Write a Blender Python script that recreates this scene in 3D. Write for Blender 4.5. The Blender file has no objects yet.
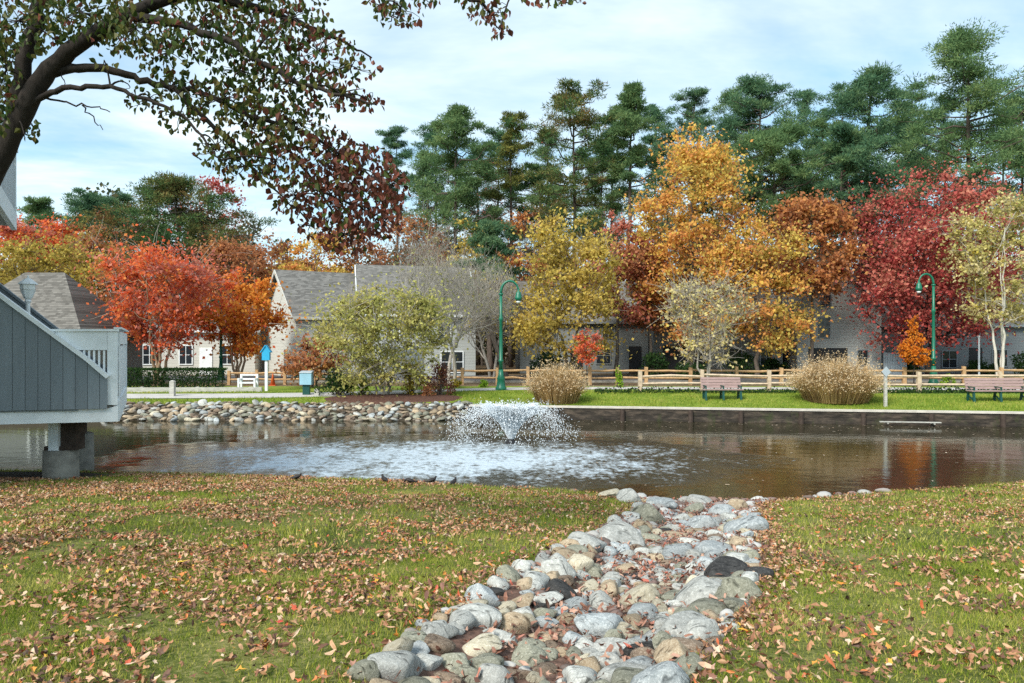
import bpy, math, random
import numpy as np
from mathutils import noise as mnoise, Vector

random.seed(11)
RG = np.random.default_rng(11)
F, CX, CY, EYE = 739.0, 512.0, 341.5, 3.44
R = math.radians
scene = bpy.context.scene
COL = scene.collection


def P(px, py, d):
    """world point seen at pixel (px, py) of the photograph at distance d (water level is z = 0)"""
    return np.array([(px - CX) / F * d, d, EYE - (py - CY) / F * d])


def XZ(px, d):
    return (px - CX) / F * d


# ------------------------------------------------------------------ objects
def tag(o, label=None, cat=None, group=None, kind=None):
    if label: o['label'] = label
    if cat: o['category'] = cat
    if group: o['group'] = group
    if kind: o['kind'] = kind
    return o


def thing(name, label, cat, loc=(0, 0, 0), group=None):
    o = bpy.data.objects.new(name, None)
    COL.objects.link(o)
    o.location = tuple(float(v) for v in loc)
    o.empty_display_size = 0.2
    return tag(o, label, cat, group)


def root_loc(o):
    v = np.array(o.location)
    while o.parent:
        o = o.parent
        v = v + np.array(o.location)
    return v


def mk(name, V, faces, mat, parent=None, smooth=False, loc=None):
    """one mesh object from world-space vertices; faces: list of (m,k) index arrays"""
    V = np.asarray(V, dtype=np.float64).reshape(-1, 3)
    if not isinstance(faces, list): faces = [faces]
    faces = [np.asarray(f, dtype=np.int32) for f in faces if len(f)]
    off = root_loc(parent) if parent is not None else (np.array(loc, float) if loc is not None else np.zeros(3))
    me = bpy.data.meshes.new(name)
    me.vertices.add(len(V))
    me.vertices.foreach_set('co', (V - off).astype(np.float32).ravel())
    nl = sum(f.size for f in faces); npoly = sum(len(f) for f in faces)
    me.loops.add(nl); me.polygons.add(npoly)
    me.loops.foreach_set('vertex_index', np.concatenate([f.ravel() for f in faces]))
    tot = np.concatenate([np.full(len(f), f.shape[1], np.int32) for f in faces])
    st = np.concatenate([[0], np.cumsum(tot)[:-1]]).astype(np.int32)
    me.polygons.foreach_set('loop_start', st)
    me.polygons.foreach_set('use_smooth', np.full(npoly, bool(smooth)))
    me.update(calc_edges=True)
    me.validate()
    if mat is not None: me.materials.append(mat)
    o = bpy.data.objects.new(name, me)
    COL.objects.link(o)
    if parent is not None: o.parent = parent
    elif loc is not None: o.location = tuple(float(v) for v in loc)
    return o


class MB:
    """collects boxes, tubes, prisms as one mesh"""
    def __init__(s): s.V = []; s.q = []; s.t = []; s.n = 0; s.poly = []
    def add(s, V, quads=None, tris=None):
        V = np.asarray(V, float).reshape(-1, 3)
        if quads is not None and len(quads): s.q.append(np.asarray(quads, int) + s.n)
        if tris is not None and len(tris): s.t.append(np.asarray(tris, int) + s.n)
        s.V.append(V); s.n += len(V)
    def box(s, lo, hi):
        x0, y0, z0 = lo; x1, y1, z1 = hi
        s.hexa([(x0, y0, z0), (x1, y0, z0), (x1, y1, z0), (x0, y1, z0)], [(x0, y0, z1), (x1, y0, z1), (x1, y1, z1), (x0, y1, z1)])
    def hexa(s, bot, top):
        s.add(list(bot) + list(top), [(3, 2, 1, 0), (4, 5, 6, 7), (0, 1, 5, 4), (1, 2, 6, 5), (2, 3, 7, 6), (3, 0, 4, 7)])
    def obox(s, c, ax, ay, az, hx, hy, hz):
        c, ax, ay, az = map(lambda v: np.array(v, float), (c, ax, ay, az))
        f = lambda i, j, k: c + ax * hx * i + ay * hy * j + az * hz * k
        s.hexa([f(-1, -1, -1), f(1, -1, -1), f(1, 1, -1), f(-1, 1, -1)], [f(-1, -1, 1), f(1, -1, 1), f(1, 1, 1), f(-1, 1, 1)])
    def beam(s, a, b, w, h, up=(0, 0, 1)):
        a = np.array(a, float); b = np.array(b, float); d = b - a; L = np.linalg.norm(d); d /= L
        r = np.cross(d, up); r /= np.linalg.norm(r); u = np.cross(r, d)
        s.obox((a + b) / 2, d, r, u, L / 2, w / 2, h / 2)
    def prism(s, poly, off):
        """closed slab: polygon (n,3) extruded by vector off"""
        p = np.array(poly, float); n = len(p); off = np.array(off, float)
        side = [(i, (i + 1) % n, (i + 1) % n + n, i + n) for i in range(n)]
        s.poly.append((np.arange(n)[::-1] + s.n)); s.poly.append(np.arange(n) + n + s.n)
        s.add(np.vstack([p, p + off]), side)
    def tube(s, pts, rad, k=6, cap=True):
        pts = np.asarray(pts, float); n = len(pts); rad = np.broadcast_to(np.asarray(rad, float), (n,))
        d = np.gradient(pts, axis=0); d /= np.linalg.norm(d, axis=1)[:, None] + 1e-9
        ref = np.array([0, 0, 1.0]) if abs(d[:, 2]).mean() < 0.8 else np.array([1.0, 0, 0])
        a = np.cross(d, ref); a /= np.linalg.norm(a, axis=1)[:, None] + 1e-9
        b = np.cross(d, a)
        th = np.arange(k) / k * 2 * math.pi
        V = pts[:, None] + rad[:, None, None] * (np.cos(th)[None, :, None] * a[:, None] + np.sin(th)[None, :, None] * b[:, None])
        i = np.arange(n - 1)[:, None] * k; j = np.arange(k)[None]; j2 = (j + 1) % k
        q = np.stack([i + j, i + j2, i + k + j2, i + k + j], -1).reshape(-1, 4)
        if cap and k > 3:
            s.poly.append(np.arange(k)[::-1] + s.n); s.poly.append(np.arange(k) + (n - 1) * k + s.n)
        s.add(V.reshape(-1, 3), q)
    def lathe(s, c, prof, k=16):
        """profile [(r,z)...] about the vertical axis through c"""
        c = np.array(c, float)
        pts = np.array([[c[0], c[1], c[2] + z] for r, z in prof]); n = len(prof)
        th = np.arange(k) / k * 2 * math.pi
        r = np.array([max(p[0], 1e-4) for p in prof])
        V = pts[:, None] + np.stack([r[:, None] * np.cos(th), r[:, None] * np.sin(th), np.zeros((n, k))], -1)
        i = np.arange(n - 1)[:, None] * k; j = np.arange(k)[None]; j2 = (j + 1) % k
        q = np.stack([i + j, i + j2, i + k + j2, i + k + j], -1).reshape(-1, 4)
        s.poly.append(np.arange(k)[::-1] + s.n); s.poly.append(np.arange(k) + (n - 1) * k + s.n)
        s.add(V.reshape(-1, 3), q)
    def build(s, name, mat, parent=None, smooth=False, loc=None):
        faces = []
        if s.q: faces.append(np.concatenate(s.q))
        if s.t: faces.append(np.concatenate(s.t))
        by = {}
        for p in s.poly: by.setdefault(len(p), []).append(p)
        faces += [np.array(v) for v in by.values()]
        return mk(name, np.concatenate(s.V), faces, mat, parent, smooth, loc)


def copy_tree(o, parent=None, loc=None):
    c = o.copy(); COL.objects.link(c)
    if parent is not None: c.parent = parent
    if loc is not None: c.location = tuple(float(v) for v in loc)
    for ch in list(o.children):
        copy_tree(ch, c)
    return c


# ------------------------------------------------------------------ materials
def newmat(name):
    m = bpy.data.materials.new(name); m.use_nodes = True
    nt = m.node_tree; nt.nodes.clear()
    out = nt.nodes.new('ShaderNodeOutputMaterial')
    return m, nt, out


def N(nt, typ, **kw):
    n = nt.nodes.new(typ)
    for k, v in kw.items():
        if k.startswith('i_'):
            key = k[2:].replace('_', ' ')
            n.inputs[key].default_value = v
        else: setattr(n, k, v)
    return n


def ramp(nt, fac, stops, interp='LINEAR'):
    r = nt.nodes.new('ShaderNodeValToRGB'); r.color_ramp.interpolation = interp
    e = r.color_ramp.elements
    while len(e) > 1: e.remove(e[-1])
    for i, (p, c) in enumerate(stops):
        x = e[0] if i == 0 else e.new(p)
        x.position = p; x.color = (c[0], c[1], c[2], 1)
    nt.links.new(fac, r.inputs['Fac'])
    return r.outputs['Color']


def math_(nt, op, a, b=None, c=None, clamp=False):
    n = nt.nodes.new('ShaderNodeMath'); n.operation = op; n.use_clamp = clamp
    for i, v in enumerate((a, b, c)):
        if v is None: continue
        if isinstance(v, (int, float)): n.inputs[i].default_value = v
        else: nt.links.new(v, n.inputs[i])
    return n.outputs[0]


def mixc(nt, fac, a, b, blend='MIX'):
    n = nt.nodes.new('ShaderNodeMix'); n.data_type = 'RGBA'; n.blend_type = blend
    for key, v in ((0, fac), (6, a), (7, b)):
        if isinstance(v, (int, float)): n.inputs[key].default_value = v
        elif isinstance(v, tuple): n.inputs[key].default_value = (*v[:3], 1)
        else: nt.links.new(v, n.inputs[key])
    return n.outputs[2]


def noise_(nt, scale, detail=4, rough=0.55, coord='Object', vec=None, dist=0.0, mapscale=None):
    tc = N(nt, 'ShaderNodeTexCoord')
    v = tc.outputs[coord] if vec is None else vec
    if mapscale:
        mp = N(nt, 'ShaderNodeMapping'); mp.inputs['Scale'].default_value = mapscale
        nt.links.new(v, mp.inputs['Vector']); v = mp.outputs[0]
    n = N(nt, 'ShaderNodeTexNoise'); n.inputs['Scale'].default_value = scale
    n.inputs['Detail'].default_value = detail; n.inputs['Roughness'].default_value = rough
    n.inputs['Distortion'].default_value = dist
    nt.links.new(v, n.inputs['Vector'])
    return n.outputs['Fac']


def bump_(nt, h, strength=0.4, dist=0.02):
    b = N(nt, 'ShaderNodeBump'); b.inputs['Strength'].default_value = strength; b.inputs['Distance'].default_value = dist
    nt.links.new(h, b.inputs['Height'])
    return b.outputs['Normal']


def pbr(nt, out, color, rough=0.7, spec=0.3, normal=None, metal=0.0):
    b = N(nt, 'ShaderNodeBsdfPrincipled')
    if isinstance(color, tuple): b.inputs['Base Color'].default_value = (*color[:3], 1)
    else: nt.links.new(color, b.inputs['Base Color'])
    if isinstance(rough, (int, float)): b.inputs['Roughness'].default_value = rough
    else: nt.links.new(rough, b.inputs['Roughness'])
    b.inputs['Specular IOR Level'].default_value = spec
    b.inputs['Metallic'].default_value = metal
    if normal is not None: nt.links.new(normal, b.inputs['Normal'])
    nt.links.new(b.outputs[0], out.inputs['Surface'])
    return b


def plain(name, c, rough=0.65, var=0.25, scale=6.0, spec=0.3, bump=0.0, metal=0.0, mapscale=None):
    m, nt, out = newmat(name)
    n = noise_(nt, scale, 6, 0.65, mapscale=mapscale)
    lo = tuple(v * (1 - var) for v in c); hi = tuple(min(1, v * (1 + var)) for v in c)
    col = ramp(nt, n, [(0.3, lo), (0.7, hi)])
    nm = bump_(nt, n, bump, 0.02) if bump else None
    pbr(nt, out, col, rough, spec, nm, metal)
    return m


def leafmat(name, stops, nscale=0.35, nmix=0.5, trans=0.45, gloss=0.0):
    """foliage: each leaf its own tone, clumps drift between the ramp's colours"""
    m, nt, out = newmat(name)
    g = N(nt, 'ShaderNodeNewGeometry')
    n = noise_(nt, nscale, 3, 0.6)
    n = math_(nt, 'MULTIPLY_ADD', n, 2.2, -0.6, clamp=True)
    f = math_(nt, 'MULTIPLY_ADD', g.outputs['Random Per Island'], 1 - nmix, math_(nt, 'MULTIPLY', n, nmix))
    col = ramp(nt, f, stops)
    d = N(nt, 'ShaderNodeBsdfDiffuse'); t = N(nt, 'ShaderNodeBsdfTranslucent')
    nt.links.new(col, d.inputs['Color']); nt.links.new(col, t.inputs['Color'])
    mx = N(nt, 'ShaderNodeMixShader'); mx.inputs[0].default_value = trans
    nt.links.new(d.outputs[0], mx.inputs[1]); nt.links.new(t.outputs[0], mx.inputs[2])
    last = mx
    if gloss:
        gl = N(nt, 'ShaderNodeBsdfGlossy'); gl.inputs['Roughness'].default_value = 0.45
        m2 = N(nt, 'ShaderNodeMixShader'); m2.inputs[0].default_value = gloss
        nt.links.new(mx.outputs[0], m2.inputs[1]); nt.links.new(gl.outputs[0], m2.inputs[2]); last = m2
    nt.links.new(last.outputs[0], out.inputs['Surface'])
    return m


def barkmat(name, c, var=0.45):
    m, nt, out = newmat(name)
    n = noise_(nt, 9.0, 6, 0.7, mapscale=(1, 1, 0.25))
    lo = tuple(v * (1 - var) for v in c); hi = tuple(min(1, v * (1 + var)) for v in c)
    col = ramp(nt, n, [(0.32, lo), (0.68, hi)])
    pbr(nt, out, col, 0.9, 0.15, bump_(nt, n, 0.7, 0.03))
    return m


def boardmat(name, c, pitch, axis=0, gap=0.06, var=0.15, rough=0.6, dark=0.3):
    """painted boards: real dark seams every `pitch` metres along a local axis"""
    m, nt, out = newmat(name)
    tc = N(nt, 'ShaderNodeTexCoord'); sp = N(nt, 'ShaderNodeSeparateXYZ')
    nt.links.new(tc.outputs['Object'], sp.inputs[0])
    u = math_(nt, 'DIVIDE', sp.outputs[axis], pitch)
    fr = math_(nt, 'FRACT', u)
    seam = math_(nt, 'LESS_THAN', fr, gap)
    cell = math_(nt, 'FLOOR', u)
    wn = N(nt, 'ShaderNodeTexWhiteNoise', noise_dimensions='1D'); nt.links.new(cell, wn.inputs['W'])
    n = noise_(nt, 3.0, 6, 0.7, mapscale=(3, 3, 0.4) if axis < 2 else (0.4, 0.4, 3))
    f = math_(nt, 'MULTIPLY_ADD', wn.outputs['Value'], 0.35, math_(nt, 'MULTIPLY', n, 0.65))
    lo = tuple(v * (1 - var) for v in c); hi = tuple(min(1, v * (1 + var)) for v in c)
    col = ramp(nt, f, [(0.25, lo), (0.75, hi)])
    col = mixc(nt, seam, col, tuple(v * dark for v in c))
    h = math_(nt, 'SUBTRACT', n, math_(nt, 'MULTIPLY', seam, 3.0))
    pbr(nt, out, col, rough, 0.3, bump_(nt, h, 0.35, 0.01))
    return m


def mossmat():
    m, nt, out = newmat('dark wet mossy timber')
    n = noise_(nt, 2.2, 7, 0.7, mapscale=(0.7, 1, 3)); n2 = noise_(nt, 1.4, 6, 0.7, mapscale=(1.2, 1, 0.7))
    col = ramp(nt, n, [(0.3, (0.012, 0.011, 0.01)), (0.5, (0.045, 0.037, 0.03)), (0.7, (0.13, 0.1, 0.075))])
    col = mixc(nt, math_(nt, 'MULTIPLY_ADD', n2, 6, -3.3, clamp=True), col, (0.05, 0.062, 0.025))
    pbr(nt, out, col, 0.85, 0.2, bump_(nt, n, 0.7, 0.04))
    return m


M = {}
M['pine'] = leafmat('pine needles', [(0.05, (0.04, 0.1, 0.06)), (0.5, (0.105, 0.205, 0.11)), (0.95, (0.25, 0.33, 0.14))], 0.45, 0.6, 0.42)
M['pine_warm'] = leafmat('warm green needles', [(0.05, (0.06, 0.125, 0.06)), (0.5, (0.145, 0.24, 0.1)), (0.95, (0.3, 0.36, 0.14))], 0.45, 0.6, 0.42)
M['pine_olive'] = leafmat('olive pine needles', [(0.05, (0.05, 0.08, 0.03)), (0.5, (0.15, 0.17, 0.05)), (0.95, (0.33, 0.28, 0.07))], 0.25, 0.5, 0.25)
M['pine_rust'] = leafmat('green and rusty needles', [(0.1, (0.035, 0.085, 0.04)), (0.45, (0.08, 0.15, 0.055)), (0.7, (0.2, 0.17, 0.06)), (0.95, (0.32, 0.1, 0.06))], 0.22, 0.75, 0.25)
M['redorange'] = leafmat('red orange leaves', [(0.05, (0.34, 0.08, 0.05)), (0.35, (0.72, 0.13, 0.06)), (0.65, (0.8, 0.24, 0.08)), (0.95, (0.7, 0.42, 0.12))], 0.5, 0.6)
M['orangeleaf'] = leafmat('orange leaves', [(0.05, (0.4, 0.1, 0.03)), (0.45, (0.72, 0.26, 0.05)), (0.95, (0.76, 0.42, 0.08))], 0.45, 0.55)
M['orangeyellow'] = leafmat('orange and yellow leaves', [(0.05, (0.42, 0.18, 0.09)), (0.3, (0.7, 0.3, 0.11)), (0.6, (0.76, 0.44, 0.11)), (0.78, (0.78, 0.56, 0.12)), (0.95, (0.7, 0.56, 0.22))], 0.3, 0.62)
M['orangebrown'] = leafmat('orange brown leaves', [(0.05, (0.28, 0.1, 0.05)), (0.5, (0.56, 0.23, 0.09)), (0.95, (0.66, 0.38, 0.12))], 0.3, 0.5)
M['yellow'] = leafmat('yellow leaves', [(0.05, (0.3, 0.2, 0.07)), (0.45, (0.62, 0.46, 0.12)), (0.95, (0.78, 0.62, 0.14))], 0.35, 0.5)
M['yellowolive'] = leafmat('yellow olive leaves', [(0.05, (0.2, 0.15, 0.04)), (0.5, (0.46, 0.36, 0.09)), (0.95, (0.66, 0.5, 0.1))], 0.35, 0.5)
M['crimson'] = leafmat('crimson leaves', [(0.05, (0.17, 0.04, 0.035)), (0.45, (0.46, 0.08, 0.075)), (0.8, (0.6, 0.17, 0.14)), (0.95, (0.5, 0.24, 0.16))], 0.4, 0.5)
M['pinkred'] = leafmat('pinkish red leaves', [(0.05, (0.34, 0.12, 0.09)), (0.5, (0.62, 0.2, 0.15)), (0.95, (0.68, 0.32, 0.2))], 0.4, 0.5)
M['rust'] = leafmat('rusty leaves', [(0.05, (0.2, 0.08, 0.05)), (0.5, (0.46, 0.19, 0.09)), (0.95, (0.6, 0.34, 0.16))], 0.4, 0.5)
M['birchleaf'] = leafmat('pale yellow green leaves', [(0.05, (0.2, 0.18, 0.06)), (0.5, (0.48, 0.42, 0.14)), (0.95, (0.62, 0.54, 0.2))], 0.4, 0.5)
M['willow'] = leafmat('pale green narrow leaves', [(0.05, (0.22, 0.21, 0.07)), (0.5, (0.48, 0.47, 0.15)), (0.95, (0.68, 0.64, 0.22))], 0.8, 0.5)
M['paleleaf'] = leafmat('pale cream leaves', [(0.05, (0.4, 0.32, 0.16)), (0.5, (0.7, 0.6, 0.32)), (0.75, (0.78, 0.66, 0.24)), (0.95, (0.82, 0.62, 0.06))], 0.7, 0.75)
M['darkgreen'] = leafmat('dark evergreen leaves', [(0.05, (0.012, 0.03, 0.012)), (0.5, (0.035, 0.075, 0.025)), (0.95, (0.08, 0.13, 0.04))], 1.2, 0.4)
M['limegreen'] = leafmat('lime leaves', [(0.05, (0.12, 0.25, 0.02)), (0.95, (0.35, 0.5, 0.05))], 1.5, 0.3)
M['yellowshrub'] = leafmat('yellow shrub leaves', [(0.05, (0.12, 0.12, 0.03)), (0.5, (0.36, 0.28, 0.04)), (0.95, (0.6, 0.42, 0.05))], 1.2, 0.5)
M['brownshrub'] = leafmat('brown red shrub leaves', [(0.05, (0.1, 0.04, 0.03)), (0.5, (0.25, 0.1, 0.07)), (0.95, (0.36, 0.18, 0.12))], 1.2, 0.5)
M['woods'] = leafmat('woodland leaves', [(0.08, (0.03, 0.06, 0.035)), (0.35, (0.07, 0.1, 0.05)), (0.55, (0.15, 0.12, 0.06)), (0.75, (0.3, 0.15, 0.07)), (0.95, (0.45, 0.27, 0.08))], 0.16, 0.75)
M['mapleleaf'] = leafmat('maple leaves overhead', [(0.05, (0.02, 0.04, 0.01)), (0.4, (0.05, 0.08, 0.018)), (0.7, (0.11, 0.1, 0.025)), (0.95, (0.17, 0.06, 0.028))], 0.9, 0.55, 0.25, 0.015)
M['maplered'] = leafmat('russet maple leaves overhead', [(0.05, (0.05, 0.02, 0.015)), (0.5, (0.13, 0.045, 0.028)), (0.95, (0.26, 0.075, 0.05))], 1.5, 0.5, 0.25, 0.015)
M['bark'] = barkmat('grey brown bark', (0.13, 0.105, 0.085))
M['bark_dark'] = barkmat('dark bark', (0.034, 0.028, 0.024))
M['bark_pine'] = barkmat('pine bark', (0.105, 0.082, 0.068))
M['bark_grey'] = barkmat('pale grey bark', (0.33, 0.3, 0.26), 0.3)
M['bark_white'] = barkmat('white birch bark', (0.55, 0.52, 0.45), 0.25)
M['bark_tan'] = barkmat('smooth tan bark', (0.3, 0.21, 0.14), 0.3)
M['lamp_green'] = plain('green enamel', (0.006, 0.13, 0.075), 0.4, 0.15, 4, 0.5)
M['bench_green'] = plain('dark green cast iron', (0.005, 0.06, 0.05), 0.45, 0.15, 4, 0.5)
M['bench_wood'] = plain('mauve weathered planks', (0.31, 0.215, 0.2), 0.75, 0.25, 5, 0.2, 0.2, mapscale=(1, 8, 8))
M['white_paint'] = plain('weathered white paint', (0.74, 0.77, 0.78), 0.55, 0.13, 2.5, 0.3, 0.08)
M['white_board'] = boardmat('white vertical boards', (0.74, 0.77, 0.78), 0.3, 1, 0.05, 0.1)
M['grey_board'] = boardmat('blue grey vertical boards', (0.185, 0.215, 0.235), 0.235, 0, 0.05, 0.16)
M['grey_trim'] = plain('blue grey trim', (0.2, 0.23, 0.25), 0.6, 0.15, 3)
M['concrete'] = plain('stained concrete', (0.23, 0.215, 0.185), 0.9, 0.35, 3.5, 0.15, 0.3)
M['brown_post'] = plain('dark brown timber', (0.06, 0.044, 0.036), 0.85, 0.35, 6, 0.15, 0.2)
M['fence_wood'] = plain('split rail timber', (0.43, 0.27, 0.14), 0.85, 0.35, 5, 0.15, 0.25)
M['fence_pale'] = plain('sunbleached split rail timber', (0.5, 0.39, 0.28), 0.85, 0.3, 5, 0.15, 0.25)
M['pier_wood'] = mossmat()
M['cap_wood'] = plain('pale cap board', (0.5, 0.46, 0.4), 0.8, 0.2, 3, 0.2, 0.1)
M['old_wood'] = plain('silvered grey timber', (0.42, 0.41, 0.37), 0.85, 0.3, 4, 0.15, 0.2, mapscale=(1, 4, 4))
M['path'] = plain('pale concrete path', (0.44, 0.42, 0.4), 0.9, 0.15, 1.5, 0.15, 0.1)
M['asphalt'] = plain('grey asphalt', (0.1, 0.1, 0.105), 0.95, 0.25, 3, 0.1, 0.1)
M['mulch'] = plain('red brown mulch', (0.095, 0.05, 0.038), 0.95, 0.6, 14, 0.1, 0.6)
M['shade_soil'] = plain('earth with painted shade', (0.04, 0.032, 0.025), 0.95, 0.5, 6, 0.1, 0.5)  # earth tone kept dark to stand in for shade below the deck
M['window'] = plain('dark window glass', (0.02, 0.025, 0.03), 0.08, 0.3, 1, 0.5)
M['black'] = plain('black plastic', (0.02, 0.02, 0.022), 0.5)
M['bluesign'] = plain('blue sign paint', (0.03, 0.33, 0.56), 0.45, 0.1, 3)
M['bluebox'] = plain('pale blue panel', (0.27, 0.47, 0.58), 0.45, 0.12, 3)
M['signgrey'] = plain('grey sign plate', (0.34, 0.39, 0.42), 0.5, 0.12, 3)
M['lampglass'] = plain('frosted lamp glass', (0.72, 0.74, 0.74), 0.3, 0.05, 3, 0.5)
M['bird'] = plain('black brown plumage', (0.022, 0.018, 0.018), 0.55, 0.6, 25)
M['orange_cone'] = plain('orange plastic', (0.55, 0.11, 0.03), 0.5, 0.1, 3)


def sidingmat(name, c, pitch=0.22, axis=2):
    return boardmat(name, c, pitch, axis, 0.09, 0.05, 0.7, 0.8)


def shinglemat(name, c):
    m, nt, out = newmat(name)
    tc = N(nt, 'ShaderNodeTexCoord')
    mp = N(nt, 'ShaderNodeMapping'); mp.inputs['Scale'].default_value = (1, 1, 1)
    nt.links.new(tc.outputs['Object'], mp.inputs['Vector'])
    sp = N(nt, 'ShaderNodeSeparateXYZ'); nt.links.new(mp.outputs[0], sp.inputs[0])
    row = math_(nt, 'DIVIDE', sp.outputs[2], 0.1)
    rf = math_(nt, 'FRACT', row); ri = math_(nt, 'FLOOR', row)
    col_ = math_(nt, 'DIVIDE', math_(nt, 'ADD', sp.outputs[0], math_(nt, 'MULTIPLY', ri, 0.37)), 0.24)
    ci = math_(nt, 'FLOOR', col_)
    cb = N(nt, 'ShaderNodeCombineXYZ'); nt.links.new(ci, cb.inputs[0]); nt.links.new(ri, cb.inputs[1])
    wn = N(nt, 'ShaderNodeTexWhiteNoise', noise_dimensions='2D'); nt.links.new(cb.outputs[0], wn.inputs['Vector'])
    n = noise_(nt, 0.8, 5, 0.6)
    f = math_(nt, 'MULTIPLY_ADD', wn.outputs['Value'], 0.7, math_(nt, 'MULTIPLY', n, 0.3))
    c1 = ramp(nt, f, [(0.1, tuple(v * 0.65 for v in c)), (0.9, tuple(v * 1.35 for v in c))])
    edge = math_(nt, 'LESS_THAN', rf, 0.18)
    c2 = mixc(nt, edge, c1, tuple(v * 0.4 for v in c))
    pbr(nt, out, c2, 0.95, 0.1, bump_(nt, rf, 0.4, 0.02))
    return m


M['shingle'] = shinglemat('grey shingles', (0.17, 0.165, 0.155))
M['shingle_tan'] = shinglemat('tan grey shingles', (0.165, 0.155, 0.14))
M['side_white'] = sidingmat('off white siding', (0.52, 0.51, 0.46))
M['side_grey'] = sidingmat('pale grey siding', (0.37, 0.385, 0.37))
M['side_mid'] = sidingmat('mid grey siding', (0.19, 0.205, 0.205))
M['side_dark'] = sidingmat('dark blue grey siding', (0.16, 0.18, 0.19))
# ------------------------------------------------------------------ terrain
_cp = [(-420, 455), (-150, 464), (0, 470), (200, 474), (300, 477), (400, 481), (500, 487), (560, 490), (640, 498), (700, 501), (780, 501),
       (830, 496), (900, 491), (960, 487), (1024, 483), (1200, 474), (1500, 462)]
CRZ = 0.12
_cd = np.array([(EYE - CRZ) * F / (py - CY) for _, py in _cp])
CRX = np.array([(px - CX) / F * d for (px, _), d in zip(_cp, _cd)])
CRY = _cd
WALL_X = -1.8
PLAT = 0.84


def crest_y(x): return np.interp(x, CRX, CRY)


def far_y(x):
    x = np.asarray(x, float)
    return np.where(x > WALL_X, 32.4 - 0.153 * (x - 2.98), np.interp(x, [-45, -30, -16, -3.4, WALL_X], [30.5, 31, 32, 32, 32.8]))


SW_Y = np.array([1.0, 4.06, 5.94, 8.27, 12, 14.6, 15.6, 16.4])
SW_X = np.array([-1.1, 0.03, 0.75, 1.6, 2.9, 3.75, 4.2, 4.6])
SW_W = np.array([0.88, 0.9, 1.14, 1.14, 1.0, 1.1, 1.5, 2.2])


def swale_u(x, y):
    return (x - np.interp(y, SW_Y, SW_X)) / np.interp(y, SW_Y, SW_W)


def ss(t):
    t = np.clip(t, 0, 1); return t * t * (3 - 2 * t)


def ground_z(x, y):
    x = np.asarray(x, float); y = np.asarray(y, float)
    yc = crest_y(x)
    t = (y - 2) / (yc - 2)
    z = 1.79 - 1.67 * np.clip(t, -0.4, 1)
    z = z + 0.02 * np.sin(x * 1.7 + 0.6 * y) * np.sin(y * 1.3 - 0.4 * x) * np.clip((yc - y) / 2, 0, 1)
    u = swale_u(x, y)
    z = z - 0.16 * np.exp(-(u / 0.75) ** 4) * np.clip((yc - y) / 2 + 0.35, 0, 1)
    z = np.where(y > yc, np.maximum(CRZ - (y - yc) * 0.75, -0.9), z)
    e = y - far_y(x)
    zl = np.interp(e, [-2.2, -0.6, 0, 1.9, 3.2, 6], [-0.9, -0.25, 0.0, 0.6, 0.74, PLAT])
    zr = np.where(e < 0.1, -0.9, np.interp(e, [0.1, 0.3, 4, 5], [0.49, 0.535, 0.8, PLAT]))
    zf = np.where(x > WALL_X, zr, zl)
    z = np.where(y > 24.5, zf, z)
    edge = ss((np.abs(x) - 44) / 6)
    return z * (1 - edge) + np.maximum(z, PLAT) * edge


def G(px, py, lo=2.0, hi=70):
    """ground point seen at a pixel"""
    d = np.linspace(lo, hi, 4000)
    X = (px - CX) / F * d; Z = EYE - (py - CY) / F * d
    i = np.argmax(Z <= ground_z(X, d))
    return np.array([X[i], d[i], float(ground_z(X[i], d[i]))])


def sheet(xs, ys, zfun):
    xx, yy = np.meshgrid(xs, ys)
    V = np.stack([xx, yy, zfun(xx, yy)], -1).reshape(-1, 3)
    nx = len(xs)
    i = np.arange(len(ys) - 1)[:, None] * nx + np.arange(nx - 1)[None]
    q = np.stack([i, i + 1, i + nx + 1, i + nx], -1).reshape(-1, 4)
    return V, q


def ground_mat():
    m, nt, out = newmat('lawn and leafy ground')
    tc = N(nt, 'ShaderNodeTexCoord'); sp = N(nt, 'ShaderNodeSeparateXYZ'); nt.links.new(tc.outputs['Object'], sp.inputs[0])
    n1 = noise_(nt, 0.55, 5, 0.6); n2 = noise_(nt, 28, 4, 0.7); n3 = noise_(nt, 3.5, 5, 0.65)
    f = math_(nt, 'MULTIPLY_ADD', n2, 0.45, math_(nt, 'MULTIPLY_ADD', n1, 0.35, math_(nt, 'MULTIPLY', n3, 0.2)))
    near = ramp(nt, f, [(0.38, (0.03, 0.045, 0.012)), (0.5, (0.11, 0.125, 0.03)), (0.62, (0.26, 0.23, 0.09))])
    far = ramp(nt, f, [(0.38, (0.06, 0.12, 0.015)), (0.5, (0.16, 0.23, 0.03)), (0.62, (0.3, 0.3, 0.07))])
    floor = ramp(nt, f, [(0.35, (0.05, 0.04, 0.025)), (0.5, (0.14, 0.1, 0.06)), (0.65, (0.25, 0.17, 0.1))])
    isfar = math_(nt, 'GREATER_THAN', sp.outputs[1], 26)
    yy = math_(nt, 'MULTIPLY_ADD', n3, 3.0, sp.outputs[1])
    isfl = math_(nt, 'GREATER_THAN', yy, 44.5)
    c = mixc(nt, isfar, near, far); c = mixc(nt, isfl, c, floor)
    rip = math_(nt, 'MULTIPLY', math_(nt, 'LESS_THAN', sp.outputs[0], -1.8), math_(nt, 'MULTIPLY', isfar, math_(nt, 'LESS_THAN', sp.outputs[2], 0.6))); c = mixc(nt, rip, c, (0.06, 0.05, 0.035))
    under = math_(nt, 'LESS_THAN', sp.outputs[2], 0.05)
    c = mixc(nt, under, c, (0.05, 0.04, 0.028))
    pbr(nt, out, c, 0.95, 0.1, bump_(nt, n2, 0.5, 0.03))
    return m


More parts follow.
